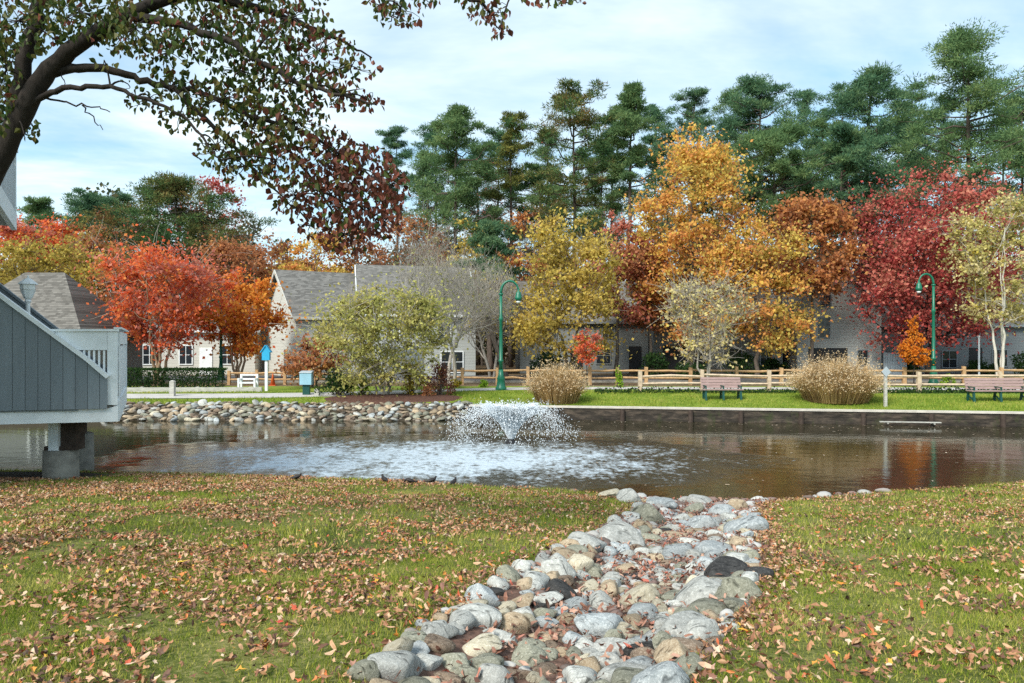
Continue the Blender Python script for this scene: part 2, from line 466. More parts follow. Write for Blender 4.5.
xs = np.concatenate([-np.geomspace(1500, 34, 26), np.arange(-33, 33.01, 0.2), np.geomspace(34, 1500, 26)])
ys = np.concatenate([[-1500, -400, -100, -40, -20, -12], np.arange(-8, 28.9, 0.15), np.arange(29, 40, 0.1), np.geomspace(40, 2200, 34)])
V, q = sheet(xs, ys, ground_z)
g = mk('ground', V, q, ground_mat(), smooth=True); tag(g, kind='structure')

# pond
wm, nt, out = newmat('pond water')
tc = N(nt, 'ShaderNodeTexCoord'); sp = N(nt, 'ShaderNodeSeparateXYZ'); nt.links.new(tc.outputs['Object'], sp.inputs[0])
nz = noise_(nt, 0.4, 3, 0.6)
dx = math_(nt, 'DIVIDE', math_(nt, 'ADD', sp.outputs[0], 2.3), 9.2)
dy = math_(nt, 'DIVIDE', math_(nt, 'SUBTRACT', sp.outputs[1], 21.8), 5.1)
rr = math_(nt, 'SQRT', math_(nt, 'ADD', math_(nt, 'MULTIPLY', dx, dx), math_(nt, 'MULTIPLY', dy, dy)))
rr = math_(nt, 'ADD', rr, math_(nt, 'MULTIPLY_ADD', nz, 0.7, -0.35))
mr = N(nt, 'ShaderNodeMapRange', interpolation_type='SMOOTHSTEP')
mr.inputs['From Min'].default_value = 1.12; mr.inputs['From Max'].default_value = 0.82
nt.links.new(rr, mr.inputs['Value'])
zone = mr.outputs[0]
w1 = noise_(nt, 3.6, 5, 0.62, mapscale=(1.0, 0.75, 1)); w2 = noise_(nt, 8, 4, 0.65, mapscale=(1.0, 0.6, 1)); w3 = noise_(nt, 1.3, 2, 0.5, mapscale=(0.5, 1.2, 1))
h_calm = math_(nt, 'MULTIPLY_ADD', w3, 0.01, math_(nt, 'MULTIPLY', w1, 0.0045))
h_rip = math_(nt, 'MULTIPLY_ADD', w1, 0.075, math_(nt, 'MULTIPLY', w2, 0.03))
hh = math_(nt, 'MULTIPLY_ADD', zone, h_rip, h_calm)
bp = N(nt, 'ShaderNodeBump'); bp.inputs['Strength'].default_value = 1.0; bp.inputs['Distance'].default_value = 1.0
nt.links.new(hh, bp.inputs['Height'])
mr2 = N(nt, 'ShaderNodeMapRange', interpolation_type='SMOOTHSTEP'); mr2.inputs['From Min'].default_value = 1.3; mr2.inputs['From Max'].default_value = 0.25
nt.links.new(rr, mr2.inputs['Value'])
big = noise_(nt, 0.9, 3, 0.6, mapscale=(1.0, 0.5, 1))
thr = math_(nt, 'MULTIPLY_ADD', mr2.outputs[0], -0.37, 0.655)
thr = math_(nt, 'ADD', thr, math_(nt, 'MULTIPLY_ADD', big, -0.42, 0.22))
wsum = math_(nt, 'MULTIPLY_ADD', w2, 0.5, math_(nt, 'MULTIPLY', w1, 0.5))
foam_glint = math_(nt, 'MULTIPLY', math_(nt, 'SUBTRACT', wsum, math_(nt, 'ADD', thr, 0.015)), 5.0, clamp=True)
foam_glint = math_(nt, 'MULTIPLY', foam_glint, 0.78)
base = mixc(nt, foam_glint, (0.03, 0.026, 0.013), (0.6, 0.7, 0.78))  # pale tone is splash foam plus sky glints painted into the colour
b = N(nt, 'ShaderNodeBsdfPrincipled')
nt.links.new(base, b.inputs['Base Color']); nt.links.new(bp.outputs[0], b.inputs['Normal'])
b.inputs['IOR'].default_value = 1.38
nt.links.new(math_(nt, 'MULTIPLY_ADD', foam_glint, 0.5, 0.03), b.inputs['Roughness'])
nt.links.new(b.outputs[0], out.inputs['Surface'])
V, q = sheet(np.linspace(-52, 52, 27), np.linspace(12, 36, 13), lambda x, y: x * 0)
tag(mk('pond_water', V, q, wm), kind='structure')

# path (gently curving), parking, mulch bed, soil sheet for the shade under the deck
px_ = np.linspace(-40, 40, 121)
pc = np.interp(px_, [-40, -17, -10, -7, -4, -1, 5, 22, 40], [35.6, 36.0, 36.4, 37.2, 39.2, 40.7, 41.3, 40.6, 39.5])
pc = np.convolve(np.pad(pc, 6, mode='edge'), np.ones(13) / 13, 'valid')
vv = []
for i, x in enumerate(px_):
    for k in (-1, 0, 1):
        y = pc[i] + k * 1.05; vv.append((x, y, max(float(ground_z(x, y)), 0.74) + 0.012 + 0.01 * (k == 0)))
i = np.arange(120)[:, None] * 3 + np.array([0, 1])[None]
tag(mk('path', vv, np.stack([i, i + 1, i + 4, i + 3], -1).reshape(-1, 4)[:, ::-1], M['path']), kind='structure')
V, q = sheet(np.linspace(-45, 45, 10), np.linspace(47, 56, 4), lambda x, y: x * 0 + PLAT + 0.012)
tag(mk('parking_lot', V, q, M['asphalt']), kind='structure')
kb = MB(); kb.box((-45, 46.8, PLAT - 0.1), (45, 47.0, PLAT + 0.12)); tag(kb.build('kerb', M['concrete']), kind='structure')


def blob_sheet(name, cx, cy, rx, ry, h, mat, n=40, rings=8, seed=0, lift=0.012):
    r_ = np.random.default_rng(seed)
    ph = r_.uniform(0, 6.28, 4)
    V = [(cx, cy, float(ground_z(cx, cy)) + lift + h)]
    for k in range(1, rings + 1):
        s = k / rings
        for j in range(n):
            a = 2 * math.pi * j / n
            w = 1 + 0.1 * math.sin(2 * a + ph[0]) + 0.07 * math.sin(3 * a + ph[1]) + 0.05 * math.sin(7 * a + ph[2])
            x = cx + rx * s * w * math.cos(a); y = cy + ry * s * w * math.sin(a)
            V.append((x, y, float(ground_z(x, y)) + lift + h * (1 - s * s) - (0.05 if k == rings else 0)))
    t = [(0, 1 + j, 1 + (j + 1) % n) for j in range(n)]
    q = [(1 + (k - 1) * n + j, 1 + k * n + j, 1 + k * n + (j + 1) % n, 1 + (k - 1) * n + (j + 1) % n) for k in range(1, rings) for j in range(n)]
    o = mk(name, V, [np.array(t), np.array(q)], mat, smooth=True)
    tag(o, kind='structure')
    return o


blob_sheet('mulch_bed', -5.8, 35.3, 3.3, 1.9, 0.1, M['mulch'], seed=3)
uu = np.linspace(-1.02, 1.02, 15); vy = np.linspace(1.2, 16.3, 90)
vv = []
for y in vy:
    for u in uu:
        x = np.interp(y, SW_Y, SW_X) + u * np.interp(y, SW_Y, SW_W) * (1 + 0.06 * math.sin(3.1 * y + u)); vv.append((x, y, float(ground_z(x, y)) + 0.012))
i = np.arange(89)[:, None] * 15 + np.arange(14)[None]
tag(mk('channel_bed', vv, np.stack([i, i + 1, i + 16, i + 15], -1).reshape(-1, 4), plain('leafy red brown silt', (0.14, 0.085, 0.065), 0.95, 0.55, 16, 0.1, 0.6), smooth=True), kind='structure')
blob_sheet('shade_soil_patch', -12.2, 17.6, 3.0, 1.0, 0.0, M['shade_soil'], seed=4)  # dark sheet added where the deck's shade falls on the earth

# ------------------------------------------------------------------ timber bulkhead on the far shore
def wall_pt(x, off=0.0):
    return np.array([x, 32.4 - 0.153 * (x - 2.98) + off])


bk = thing('timber_bulkhead', 'low dark timber wall with a pale cap along the far right shore of the pond', 'retaining wall', (10, 31.4, 0))
m_ = MB()
for k in range(4):
    z0 = -0.47 + k * 0.25
    a = wall_pt(WALL_X, 0.004 * (k % 2)); b_ = wall_pt(40, 0.004 * (k % 2))
    m_.beam((*a, z0 + 0.12), (*b_, z0 + 0.12), 0.1, 0.244)
m_.build('planking', M['pier_wood'], bk)
m_ = MB(); a = wall_pt(WALL_X - 0.1, 0.12); b_ = wall_pt(40, 0.12)
m_.beam((*a, 0.565), (*b_, 0.565), 0.42, 0.07); m_.build('cap_board', M['cap_wood'], bk)
m_ = MB(); p0 = wall_pt(WALL_X, 0.0); m_.beam((p0[0] - 0.05, p0[1] - 0.1, 0.1), (p0[0] - 0.5, p0[1] + 2.5, 0.1), 0.1, 0.85); m_.build('return_wall', M['pier_wood'], bk)
for px in (480, 556, 622, 690, 740, 800, 862, 930, 1001, 1060):
    s = (px - CX) / F; x = s * (32.4 + 0.153 * 2.98) / (1 + 0.153 * s)
    p = wall_pt(x, -0.13); m_ = MB(); m_.tube([(p[0], p[1], -0.6), (p[0], p[1], 0.5)], [0.11, 0.1], 8)
    m_.build('pile', M['brown_post'], bk)
p = wall_pt(16.2, -0.4)
m_ = MB(); m_.beam((p[0] - 1.2, p[1] + .18, 0.17), (p[0] + 1.1, p[1] - .17, 0.17), 0.13, 0.035)
for dx in (-0.9, 0.85): m_.tube([(p[0] + dx, p[1] + .3, 0.12), (p[0] + dx, p[1] - 0.05 - .15 * dx, 0.12)], 0.04, 6)
o = m_.build('ledge_board', M['old_wood'], None, loc=(p[0], p[1], 0.17))
tag(o, 'short pale ledge board fixed low on the dark timber wall above the water', 'board')

# ------------------------------------------------------------------ stones
def rockmat(name, c, c2, spot):
    m, nt, out = newmat(name)
    oi = N(nt, 'ShaderNodeObjectInfo'); tc = N(nt, 'ShaderNodeTexCoord')
    ad = N(nt, 'ShaderNodeVectorMath', operation='ADD'); cb = N(nt, 'ShaderNodeCombineXYZ')
    r10 = math_(nt, 'MULTIPLY', oi.outputs['Random'], 37.0)
    for k in range(3): nt.links.new(r10, cb.inputs[k])
    nt.links.new(tc.outputs['Object'], ad.inputs[0]); nt.links.new(cb.outputs[0], ad.inputs[1])
    v = ad.outputs[0]
    n = noise_(nt, 2.2, 8, 0.7, vec=v, dist=0.6); n2 = noise_(nt, 9, 6, 0.75, vec=v); n3 = noise_(nt, 1.3, 3, 0.5, vec=v, mapscale=(1, 3, 1), dist=1.0)
    col = ramp(nt, n, [(0.3, c), (0.52, tuple((a + b) / 2 for a, b in zip(c, c2))), (0.72, c2)])
    col = mixc(nt, math_(nt, 'MULTIPLY_ADD', n2, 5, -2.5, clamp=True), col, spot)
    col = mixc(nt, math_(nt, 'MULTIPLY_ADD', n3, -8, 3.5, clamp=True), col, tuple(v_ * 0.4 for v_ in c))
    vr = math_(nt, 'MULTIPLY_ADD', oi.outputs['Random'], 0.5, 0.75)
    hs = N(nt, 'ShaderNodeHueSaturation'); nt.links.new(col, hs.inputs['Color']); nt.links.new(vr, hs.inputs['Value'])
    pbr(nt, out, hs.outputs[0], 0.8, 0.25, bump_(nt, math_(nt, 'ADD', n2, n), 0.5, 0.03))
    return m


ROCK = {
    'pale grey': rockmat('pale grey stone', (0.25, 0.255, 0.235), (0.47, 0.47, 0.435), (0.64, 0.64, 0.6)),
    'blue grey': rockmat('blue grey stone', (0.2, 0.225, 0.23), (0.42, 0.445, 0.445), (0.62, 0.635, 0.62)),
    'cream': rockmat('cream stone', (0.34, 0.3, 0.21), (0.5, 0.45, 0.34), (0.62, 0.58, 0.49)),
    'tan': rockmat('tan stone', (0.26, 0.19, 0.12), (0.43, 0.34, 0.23), (0.55, 0.48, 0.36)),
    'olive grey': rockmat('olive grey stone', (0.15, 0.15, 0.11), (0.29, 0.285, 0.22), (0.45, 0.44, 0.36)),
    'brown': rockmat('brown stone', (0.12, 0.085, 0.06), (0.25, 0.185, 0.13), (0.4, 0.33, 0.26)),
    'charcoal': rockmat('charcoal stone', (0.022, 0.022, 0.022), (0.06, 0.058, 0.055), (0.12, 0.115, 0.11)),
}
import bmesh


def rock_mesh(seed, flat, sub=3):
    r_ = np.random.default_rng(seed)
    bm = bmesh.new(); bmesh.ops.create_icosphere(bm, subdivisions=sub, radius=1.0)
    V = np.array([v.co[:] for v in bm.verts])
    off = Vector(r_.uniform(-50, 50, 3))
    disp = np.array([mnoise.noise(Vector(v) * 0.9 + off) * 0.34 + mnoise.noise(Vector(v) * 2.3 + off) * 0.1 for v in V])
    V = V * (1 + disp)[:, None]
    for k in range(11):                       # fracture faces
        n = r_.normal(size=3); n /= np.linalg.norm(n); d = r_.uniform(0.5, 0.88)
        ex = V @ n - d
        V = V - np.where(ex > 0, ex * 0.97, 0)[:, None] * n
    E = np.array([[e.verts[0].index, e.verts[1].index] for e in bm.edges]); dg = np.bincount(E.ravel(), minlength=len(V))[:, None]
    for _ in range(1):      # weathered edges
        S = np.zeros_like(V); np.add.at(S, E[:, 0], V[E[:, 1]]); np.add.at(S, E[:, 1], V[E[:, 0]]); V = V * 0.4 + 0.6 * S / dg
    V += np.array([mnoise.noise(Vector(v) * 4 + off) * 0.035 for v in V])[:, None] * V
    V *= np.array([1.0, r_.uniform(0.62, 0.9), flat])
    mn, mx = V.min(0), V.max(0); V = (V - (mn + mx) / 2) / ((mx[0] - mn[0]) / 2)
    fs = np.array([[v.index for v in f.verts] for f in bm.faces]); bm.free()
    return V, fs


ROCKS = [rock_mesh(100 + i, [0.5, 0.62, 0.42, 0.75][i % 4]) for i in range(16)]
ROCKS_LO = [rock_mesh(200 + i, [0.5, 0.62, 0.42, 0.75][i % 4], 2) for i in range(8)]
_rm = {}


def rock_data(i, lo=False):
    key = (i, lo)
    if key not in _rm:
        V, fs = (ROCKS_LO if lo else ROCKS)[i]
        me = bpy.data.meshes.new('stone'); me.from_pydata(V.tolist(), [], fs.tolist())
        me.polygons.foreach_set('use_smooth', np.ones(len(fs), bool)); me.materials.append(ROCK['pale grey']); me.set_sharp_from_angle(angle=R(42))
        _rm[key] = me
    return _rm[key]


def put_rock(name, i, loc, r, rot, colour, group, lo=False, tilt=0.15):
    o = bpy.data.objects.new(name, rock_data(i, lo)); COL.objects.link(o)
    o.location = tuple(float(v) for v in loc); o.scale = (r, r, r)
    o.rotation_euler = (random.gauss(0, tilt), random.gauss(0, tilt), rot)
    o.material_slots[0].link = 'OBJECT'; o.material_slots[0].material = ROCK[colour]
    tag(o, None, 'stone', group)
    return o


ORD = ['', 'second ', 'third ', 'fourth ', 'fifth ', 'sixth ', 'seventh ', 'eighth ', 'ninth ', 'tenth ', 'eleventh ', 'twelfth ', 'thirteenth ', 'fourteenth ', 'fifteenth ', 'sixteenth ']


def label_set(items, noun, side_fn):
    """items: (obj, colour, px, py, r); gives every stone a label of its own"""
    cells = {}
    for it in items: cells.setdefault((it[1], side_fn(it)), []).append(it)
    for (colour, place), L in cells.items():
        L.sort(key=lambda t: t[2])
        for k, it in enumerate(L):
            size = 'big' if it[4] > 0.19 else 'mid-sized' if it[4] > 0.13 else 'small'
            if len(L) == 1: s = f'{size} {colour} {noun}, the only {colour} one {place}'
            elif k == 0: s = f'{size} {colour} {noun}, leftmost such {place}'
            elif k == len(L) - 1: s = f'{size} {colour} {noun}, rightmost such {place}'
            else: s = f'{size} {colour} {noun}, {ORD[min(k, 15)]}such from left {place}'
            it[0]['label'] = s


# stones of the drainage channel: the landmarks of the photograph first
cand = []
for px, py, w, c, i in [(640, 657, 40, 'charcoal', 5), (728, 577, 54, 'charcoal', 2), (758, 578, 34, 'charcoal', 6), (716, 556, 50, 'blue grey', 4), (548, 605, 38, 'pale grey', 8), (396, 658, 40, 'cream', 7),
                        (437, 650, 38, 'brown', 12), (425, 668, 36, 'pale grey', 10), (395, 674, 48, 'pale grey', 0), (690, 634, 62, 'pale grey', 2), (700, 603, 58, 'pale grey', 1), (742, 598, 44, 'olive grey', 9), (708, 615, 48, 'olive grey', 6),
                        (601, 634, 46, 'blue grey', 0), (612, 655, 46, 'pale grey', 4), (478, 623, 56, 'pale grey', 6), (560, 600, 40, 'charcoal', 3), (640, 605, 42, 'cream', 3), (668, 632, 40, 'pale grey', 5),
                        (620, 544, 56, 'pale grey', 2), (648, 522, 40, 'olive grey', 1), (700, 532, 40, 'blue grey', 7), (742, 533, 52, 'blue grey', 6), (676, 540, 32, 'tan', 10), (585, 548, 44, 'pale grey', 10),
                        (690, 514, 36, 'olive grey', 14), (725, 517, 36, 'blue grey', 13), (740, 512, 34, 'tan', 11), (660, 508, 34, 'blue grey', 12), (700, 505, 30, 'pale grey', 8), (500, 640, 46, 'pale grey', 14), (455, 668, 44, 'olive grey', 13),
                        (724, 600, 36, 'olive grey', 11), (577, 572, 30, 'cream', 15), (590, 575, 30, 'olive grey', 5), (558, 578, 40, 'pale grey', 9), (520, 606, 40, 'tan', 14), (630, 502, 30, 'pale grey', 1), (610, 497, 26, 'cream', 4)]:
    g_ = G(px, py); r = w / 2 / F * g_[1] * 0.92
    cand.append((g_[0], g_[1], r, c, i))
rr_ = np.random.default_rng(5)
cols = ['pale grey'] * 10 + ['blue grey'] * 6 + ['cream'] * 4 + ['olive grey'] * 6 + ['tan'] * 4 + ['brown'] * 2 + ['charcoal']


def try_fill(n, rlo, rhi, ulo, uhi, keep, y0=2.6, y1=16.4):
    for _ in range(n):
        y = rr_.uniform(y0, y1); u = rr_.uniform(ulo, uhi) * rr_.choice([-1, 1])
        x = np.interp(y, SW_Y, SW_X) + u * np.interp(y, SW_Y, SW_W)
        if y > crest_y(x) + 0.55: continue
        r = rr_.uniform(rlo, rhi)
        if any((x - c[0]) ** 2 + (y - c[1]) ** 2 < ((r + c[2]) * keep) ** 2 for c in cand): continue
        cand.append((x, y, r, cols[rr_.integers(len(cols))], int(rr_.integers(16))))


try_fill(420, 0.09, 0.16, 0.5, 0.95, 0.76)
try_fill(900, 0.1, 0.18, 0.0, 1.0, 0.74, 8.5, 16.6)
try_fill(2400, 0.08, 0.13, 0.12, 1.0, 0.7)
try_fill(1800, 0.05, 0.09, 0.0, 1.0, 0.72)
try_fill(2600, 0.035, 0.07, 0.0, 1.05, 0.8)
# stones strung along the waterline either side of the channel mouth
for _ in range(46):
    x = rr_.choice([rr_.uniform(1.2, 3.0), rr_.uniform(6.0, 8.2)]); y = float(crest_y(x)) + rr_.uniform(-0.15, 0.3); r = rr_.uniform(0.08, 0.2)
    if any((x - c[0]) ** 2 + (y - c[1]) ** 2 < ((r + c[2]) * 0.8) ** 2 for c in cand): continue
    cand.append((x, y, r, cols[rr_.integers(len(cols))], int(rr_.integers(16))))
scored = []
for c in cand:
    z = float(ground_z(c[0], c[1])); px = CX + c[0] / c[1] * F; py = CY + (EYE - z) / c[1] * F
    inside = 0 <= px <= 1024 and py < 700
    scored.append((c[2] / c[1] * F if inside else 0, c, z, px, py))
scored.sort(key=lambda t: -t[0])
NST = 292
sitems = []; rest = MB()
for k, (sz, c, z, px, py) in enumerate(scored):
    x, y, r, colour, i = c
    rot = rr_.uniform(-0.7, 0.7) + (math.pi if rr_.random() < 0.5 else 0)
    fl = ROCKS[i][0][:, 2].max()
    if k < NST and sz > 0:
        o = put_rock('river_stone', i, (x, y, z + r * fl * 0.35), r, rot, colour, 'stones of the drainage channel')
        sitems.append((o, colour, px, py, r))
    else:
        V, fs = ROCKS_LO[i % 8]; ca, sa = math.cos(rot), math.sin(rot)
        rest.add(V * r @ np.array([[ca, sa, 0], [-sa, ca, 0], [0, 0, 1]]) + (x, y, z + r * 0.2), tris=fs)


def sw_side(it):
    _, c, px, py, r = it
    o = it[0]; u = float(swale_u(o.location.x, o.location.y))
    row = ('at the bottom edge' if py > 652 else 'low in the channel' if py > 610 else 'in lower mid channel' if py > 575 else
           'in upper mid channel' if py > 545 else 'high in the channel' if py > 520 else "near the channel's mouth" if py > 507 else "at the water's edge")
    side = 'left side' if u < -0.33 else 'right side' if u > 0.33 else 'centre'
    return f'{row}, {side}'


label_set(sitems, 'stone', sw_side)


def islandmat(name, stops, rough=0.85):
    m, nt, out = newmat(name)
    g_ = N(nt, 'ShaderNodeNewGeometry'); n = noise_(nt, 25, 5, 0.7)
    f = math_(nt, 'MULTIPLY_ADD', g_.outputs['Random Per Island'], 0.75, math_(nt, 'MULTIPLY', n, 0.25))
    pbr(nt, out, ramp(nt, f, stops), rough, 0.2, bump_(nt, n, 0.3, 0.01))
    return m


PEB = islandmat('mixed pebbles', [(0.1, (0.1, 0.085, 0.075)), (0.35, (0.22, 0.15, 0.13)), (0.55, (0.3, 0.29, 0.27)), (0.8, (0.45, 0.44, 0.42)), (0.95, (0.55, 0.52, 0.47))])
tag(rest.build('pebbles', PEB, smooth=True), 'small pebbles packed between the stones of the drainage channel', 'pebbles', kind='stuff')

# riprap of the far left shore
ritems = []; placed = []
for _ in range(6000):
    if len(placed) >= 296: break
    x = rr_.uniform(-17.6, -2.0); e = rr_.uniform(-0.05, 1.85); r = rr_.uniform(0.13, 0.26)
    y = float(far_y(x)) + e
    if any((x - c[0]) ** 2 + (y - c[1]) ** 2 < ((r + c[2]) * 0.62) ** 2 for c in placed): continue
    placed.append((x, y, r))
    colour = (['pale grey'] * 4 + ['cream'] * 2 + ['tan'] * 6 + ['olive grey'] * 6 + ['brown'] * 6 + ['blue grey'] * 3)[rr_.integers(27)]
    z = float(ground_z(x, y)); i = int(rr_.integers(8))
    o = put_rock('riprap_stone', i, (x, y, z + r * 0.2), r, rr_.uniform(0, 6.28), colour, 'riprap stones on the far shore', True, 0.3); o.scale[2] = r * 0.75
    ritems.append((o, colour, CX + x / y * F, CY + (EYE - z) / y * F, r * 0.6))


def rr_side(it):
    px, e = it[2], it[0].location.y - float(far_y(it[0].location.x))
    row = 'at the waterline' if e < 0.5 else 'mid bank' if e < 1.2 else 'atop the bank'
    seg = ('beside the deck' if px < 165 else 'below the hedge' if px < 200 else "below the hedge's end" if px < 235 else 'below the blue sign' if px < 275 else 'below the blue box' if px < 322 else
           'left of the willow' if px < 355 else 'below the willow' if px < 385 else 'right of the willow' if px < 415 else 'left of the fountain')
    return f'{seg}, {row}'


label_set(ritems, 'riprap', rr_side)
m_ = MB()
for _ in range(700):
    x = rr_.uniform(-17.8, -1.9); y = float(far_y(x)) + rr_.uniform(-0.1, 2.0); r = rr_.uniform(0.06, 0.13); V, fs = ROCKS_LO[rr_.integers(8)]
    m_.add(V * r + (x, y, float(ground_z(x, y)) + 0.02), tris=fs)
tag(m_.build('rubble', islandmat('riprap rubble', [(0.1, (0.05, 0.045, 0.04)), (0.6, (0.16, 0.13, 0.1)), (0.95, (0.34, 0.3, 0.25))]), smooth=True), 'small rubble filling the gaps between the shore riprap stones', 'rubble', kind='stuff')

# ------------------------------------------------------------------ grass
def vnoise(x, y, s, seed=0):
    """cheap smooth value noise 0..1"""
    r_ = np.random.default_rng(seed); T = r_.random((64, 64))
    u = x * s; v = y * s; i = np.floor(u).astype(int); j = np.floor(v).astype(int); fu = ss(u - i); fv = ss(v - j)
    g_ = lambda a, b: T[a % 64, b % 64]
    return (g_(i, j) * (1 - fu) + g_(i + 1, j) * fu) * (1 - fv) + (g_(i, j + 1) * (1 - fu) + g_(i + 1, j + 1) * fu) * fv


def blades(x, y, w, h, lean=0.6):
    n = len(x); z = ground_z(x, y)
    a = RG.uniform(0, 6.283, n); b_ = RG.uniform(0, 6.283, n)
    c = np.stack([x, y, z - 0.01], -1)
    s = np.stack([np.cos(a), np.sin(a), np.zeros(n)], -1) * (w / 2)[:, None]
    l = np.stack([np.cos(b_), np.sin(b_), np.zeros(n)], -1) * (h * lean * RG.uniform(0.1, 1, n))[:, None]
    tip = c + l + np.stack([np.zeros(n), np.zeros(n), h], -1)
    V = np.stack([c - s, c + s, tip], 1).reshape(-1, 3)
    return V, np.arange(3 * n).reshape(-1, 3)


def grassmat(name, stops):
    m, nt, out = newmat(name)
    g_ = N(nt, 'ShaderNodeNewGeometry'); n = noise_(nt, 0.7, 5, 0.65); n = math_(nt, 'MULTIPLY_ADD', n, 2.6, -0.8, clamp=True)
    f = math_(nt, 'MULTIPLY_ADD', g_.outputs['Random Per Island'], 0.5, math_(nt, 'MULTIPLY', n, 0.5))
    col = ramp(nt, f, stops)
    d = N(nt, 'ShaderNodeBsdfDiffuse'); t = N(nt, 'ShaderNodeBsdfTranslucent'); nt.links.new(col, d.inputs[0]); nt.links.new(col, t.inputs[0])
    mx = N(nt, 'ShaderNodeMixShader'); mx.inputs[0].default_value = 0.3; nt.links.new(d.outputs[0], mx.inputs[1]); nt.links.new(t.outputs[0], mx.inputs[2])
    nt.links.new(mx.outputs[0], out.inputs['Surface'])
    return m


def lawn_pts(n, y0, y1):
    y = np.sqrt(RG.uniform(y0 ** 2, y1 ** 2, n)); x = RG.uniform(-1, 1, n) * (0.74 * y + 2.3)
    ok = (np.abs(swale_u(x, y)) > 0.95 + 0.2 * (vnoise(x, y, 2.5, 8) - 0.5)) & (y < crest_y(x) + 0.12)
    ok &= ~(((x + 12.2) / 3.0) ** 2 + ((y - 17.6) / 1.0) ** 2 < 1)
    return x[ok], y[ok]


parts = []
for n, y0, y1, w, h in ((285000, 2.8, 8, 0.007, 0.048), (190000, 8, 20, 0.014, 0.075)):
    x, y = lawn_pts(n, y0, y1)
    dens = vnoise(x, y, 1.1, 2)
    k = RG.random(len(x)) < 0.35 + 0.75 * dens
    x, y = x[k], y[k]
    parts.append(blades(x, y, w * RG.uniform(0.6, 1.5, len(x)), h * RG.uniform(0.35, 1.25, len(x)) * (0.6 + 0.7 * dens[k]), 0.9))
V = np.concatenate([p[0] for p in parts]); t = np.arange(len(V)).reshape(-1, 3)
tag(mk('lawn_grass', V, t, grassmat('autumn lawn blades', [(0.05, (0.05, 0.095, 0.012)), (0.36, (0.19, 0.26, 0.03)), (0.6, (0.38, 0.37, 0.07)), (0.95, (0.68, 0.56, 0.24))])), 'olive green lawn grass on the near bank', 'grass', kind='stuff')
x = RG.uniform(-34, 34, 95000); y = far_y(x) + RG.uniform(0.25, 6.2, len(x))
pcx = np.interp(x, px_, pc)
k = (np.abs(y - pcx) > 1.1) & ((x > WALL_X) | (y - far_y(x) > 1.7)) & (((x + 5.8) / 3.3) ** 2 + ((y - 35.3) / 1.8) ** 2 > 1)
x, y = x[k], y[k]
V, t = blades(x, y, RG.uniform(0.02, 0.04, len(x)), RG.uniform(0.04, 0.11, len(x)) * (0.7 + 0.8 * vnoise(x, y, 0.8, 5)), 0.7)
tag(mk('shore_grass', V, t, grassmat('bright shore blades', [(0.05, (0.06, 0.12, 0.015)), (0.4, (0.19, 0.28, 0.035)), (0.7, (0.36, 0.38, 0.075)), (0.95, (0.52, 0.43, 0.16))])), 'bright green grass strip along the far shore', 'grass', kind='stuff')

# ------------------------------------------------------------------ fallen leaves
_th = np.linspace(0, 2 * math.pi, 11)[:-1] + math.pi / 2
_rad = np.array([1.0, 0.5, 0.85, 0.45, 0.72, 0.4, 0.72, 0.45, 0.85, 0.5])
LEAF = np.concatenate([[[0, 0]], np.stack([_rad * np.cos(_th) * 0.8, _rad * np.sin(_th)], -1)])
_th2 = np.linspace(0, 2 * math.pi, 9)[:-1] + math.pi / 2
LEAF_O = np.concatenate([[[0, 0]], np.stack([0.42 * np.cos(_th2), np.sin(_th2)], -1)])


def leaves(x, y, z, size, shape, tilt=0.45, curl=0.5):
    n = len(x); k = len(shape)
    L = np.repeat(shape[None], n, 0) * size[:, None, None] * (1 + RG.normal(0, 0.16, (n, k, 1))) * np.stack([RG.uniform(0.55, 1.1, n), np.ones(n)], -1)[:, None]
    cz = curl * RG.uniform(-1, 1.6, n)[:, None] * (L[:, :, 0] ** 2) / size[:, None] + 0.5 * curl * RG.uniform(-1, 1, n)[:, None] * (L[:, :, 1] ** 2) / size[:, None]
    Q = np.concatenate([L, cz[..., None]], -1)
    a = RG.uniform(0, 6.283, n); tx = RG.normal(0, tilt, n); ty = RG.normal(0, tilt, n)
    def rot(Q, ax, an):
        c, s = np.cos(an)[:, None], np.sin(an)[:, None]; i, j = [(1, 2), (2, 0), (0, 1)][ax]
        A = Q.copy(); A[..., i] = c * Q[..., i] - s * Q[..., j]; A[..., j] = s * Q[..., i] + c * Q[..., j]; return A
    Q = rot(rot(rot(Q, 2, a), 0, tx), 1, ty)
    Q += np.stack([x, y, z], -1)[:, None]
    m = k - 1
    tri = np.array([(0, 1 + j, 1 + (j + 1) % m) for j in range(m)])
    return Q.reshape(-1, 3), (tri[None] + (np.arange(n) * k)[:, None, None]).reshape(-1, 3)


def littermat(name, stops):
    m, nt, out = newmat(name)
    g_ = N(nt, 'ShaderNodeNewGeometry'); n = noise_(nt, 60, 3, 0.6)
    col = ramp(nt, g_.outputs['Random Per Island'], stops)
    col = mixc(nt, math_(nt, 'MULTIPLY_ADD', n, 0.9, -0.15, clamp=True), col, (0.6, 0.5, 0.42), 'SOFT_LIGHT')
    d = N(nt, 'ShaderNodeBsdfPrincipled'); d.inputs['Roughness'].default_value = 0.6; d.inputs['Specular IOR Level'].default_value = 0.3; nt.links.new(col, d.inputs[0])
    nt.links.new(d.outputs[0], out.inputs['Surface'])
    return m


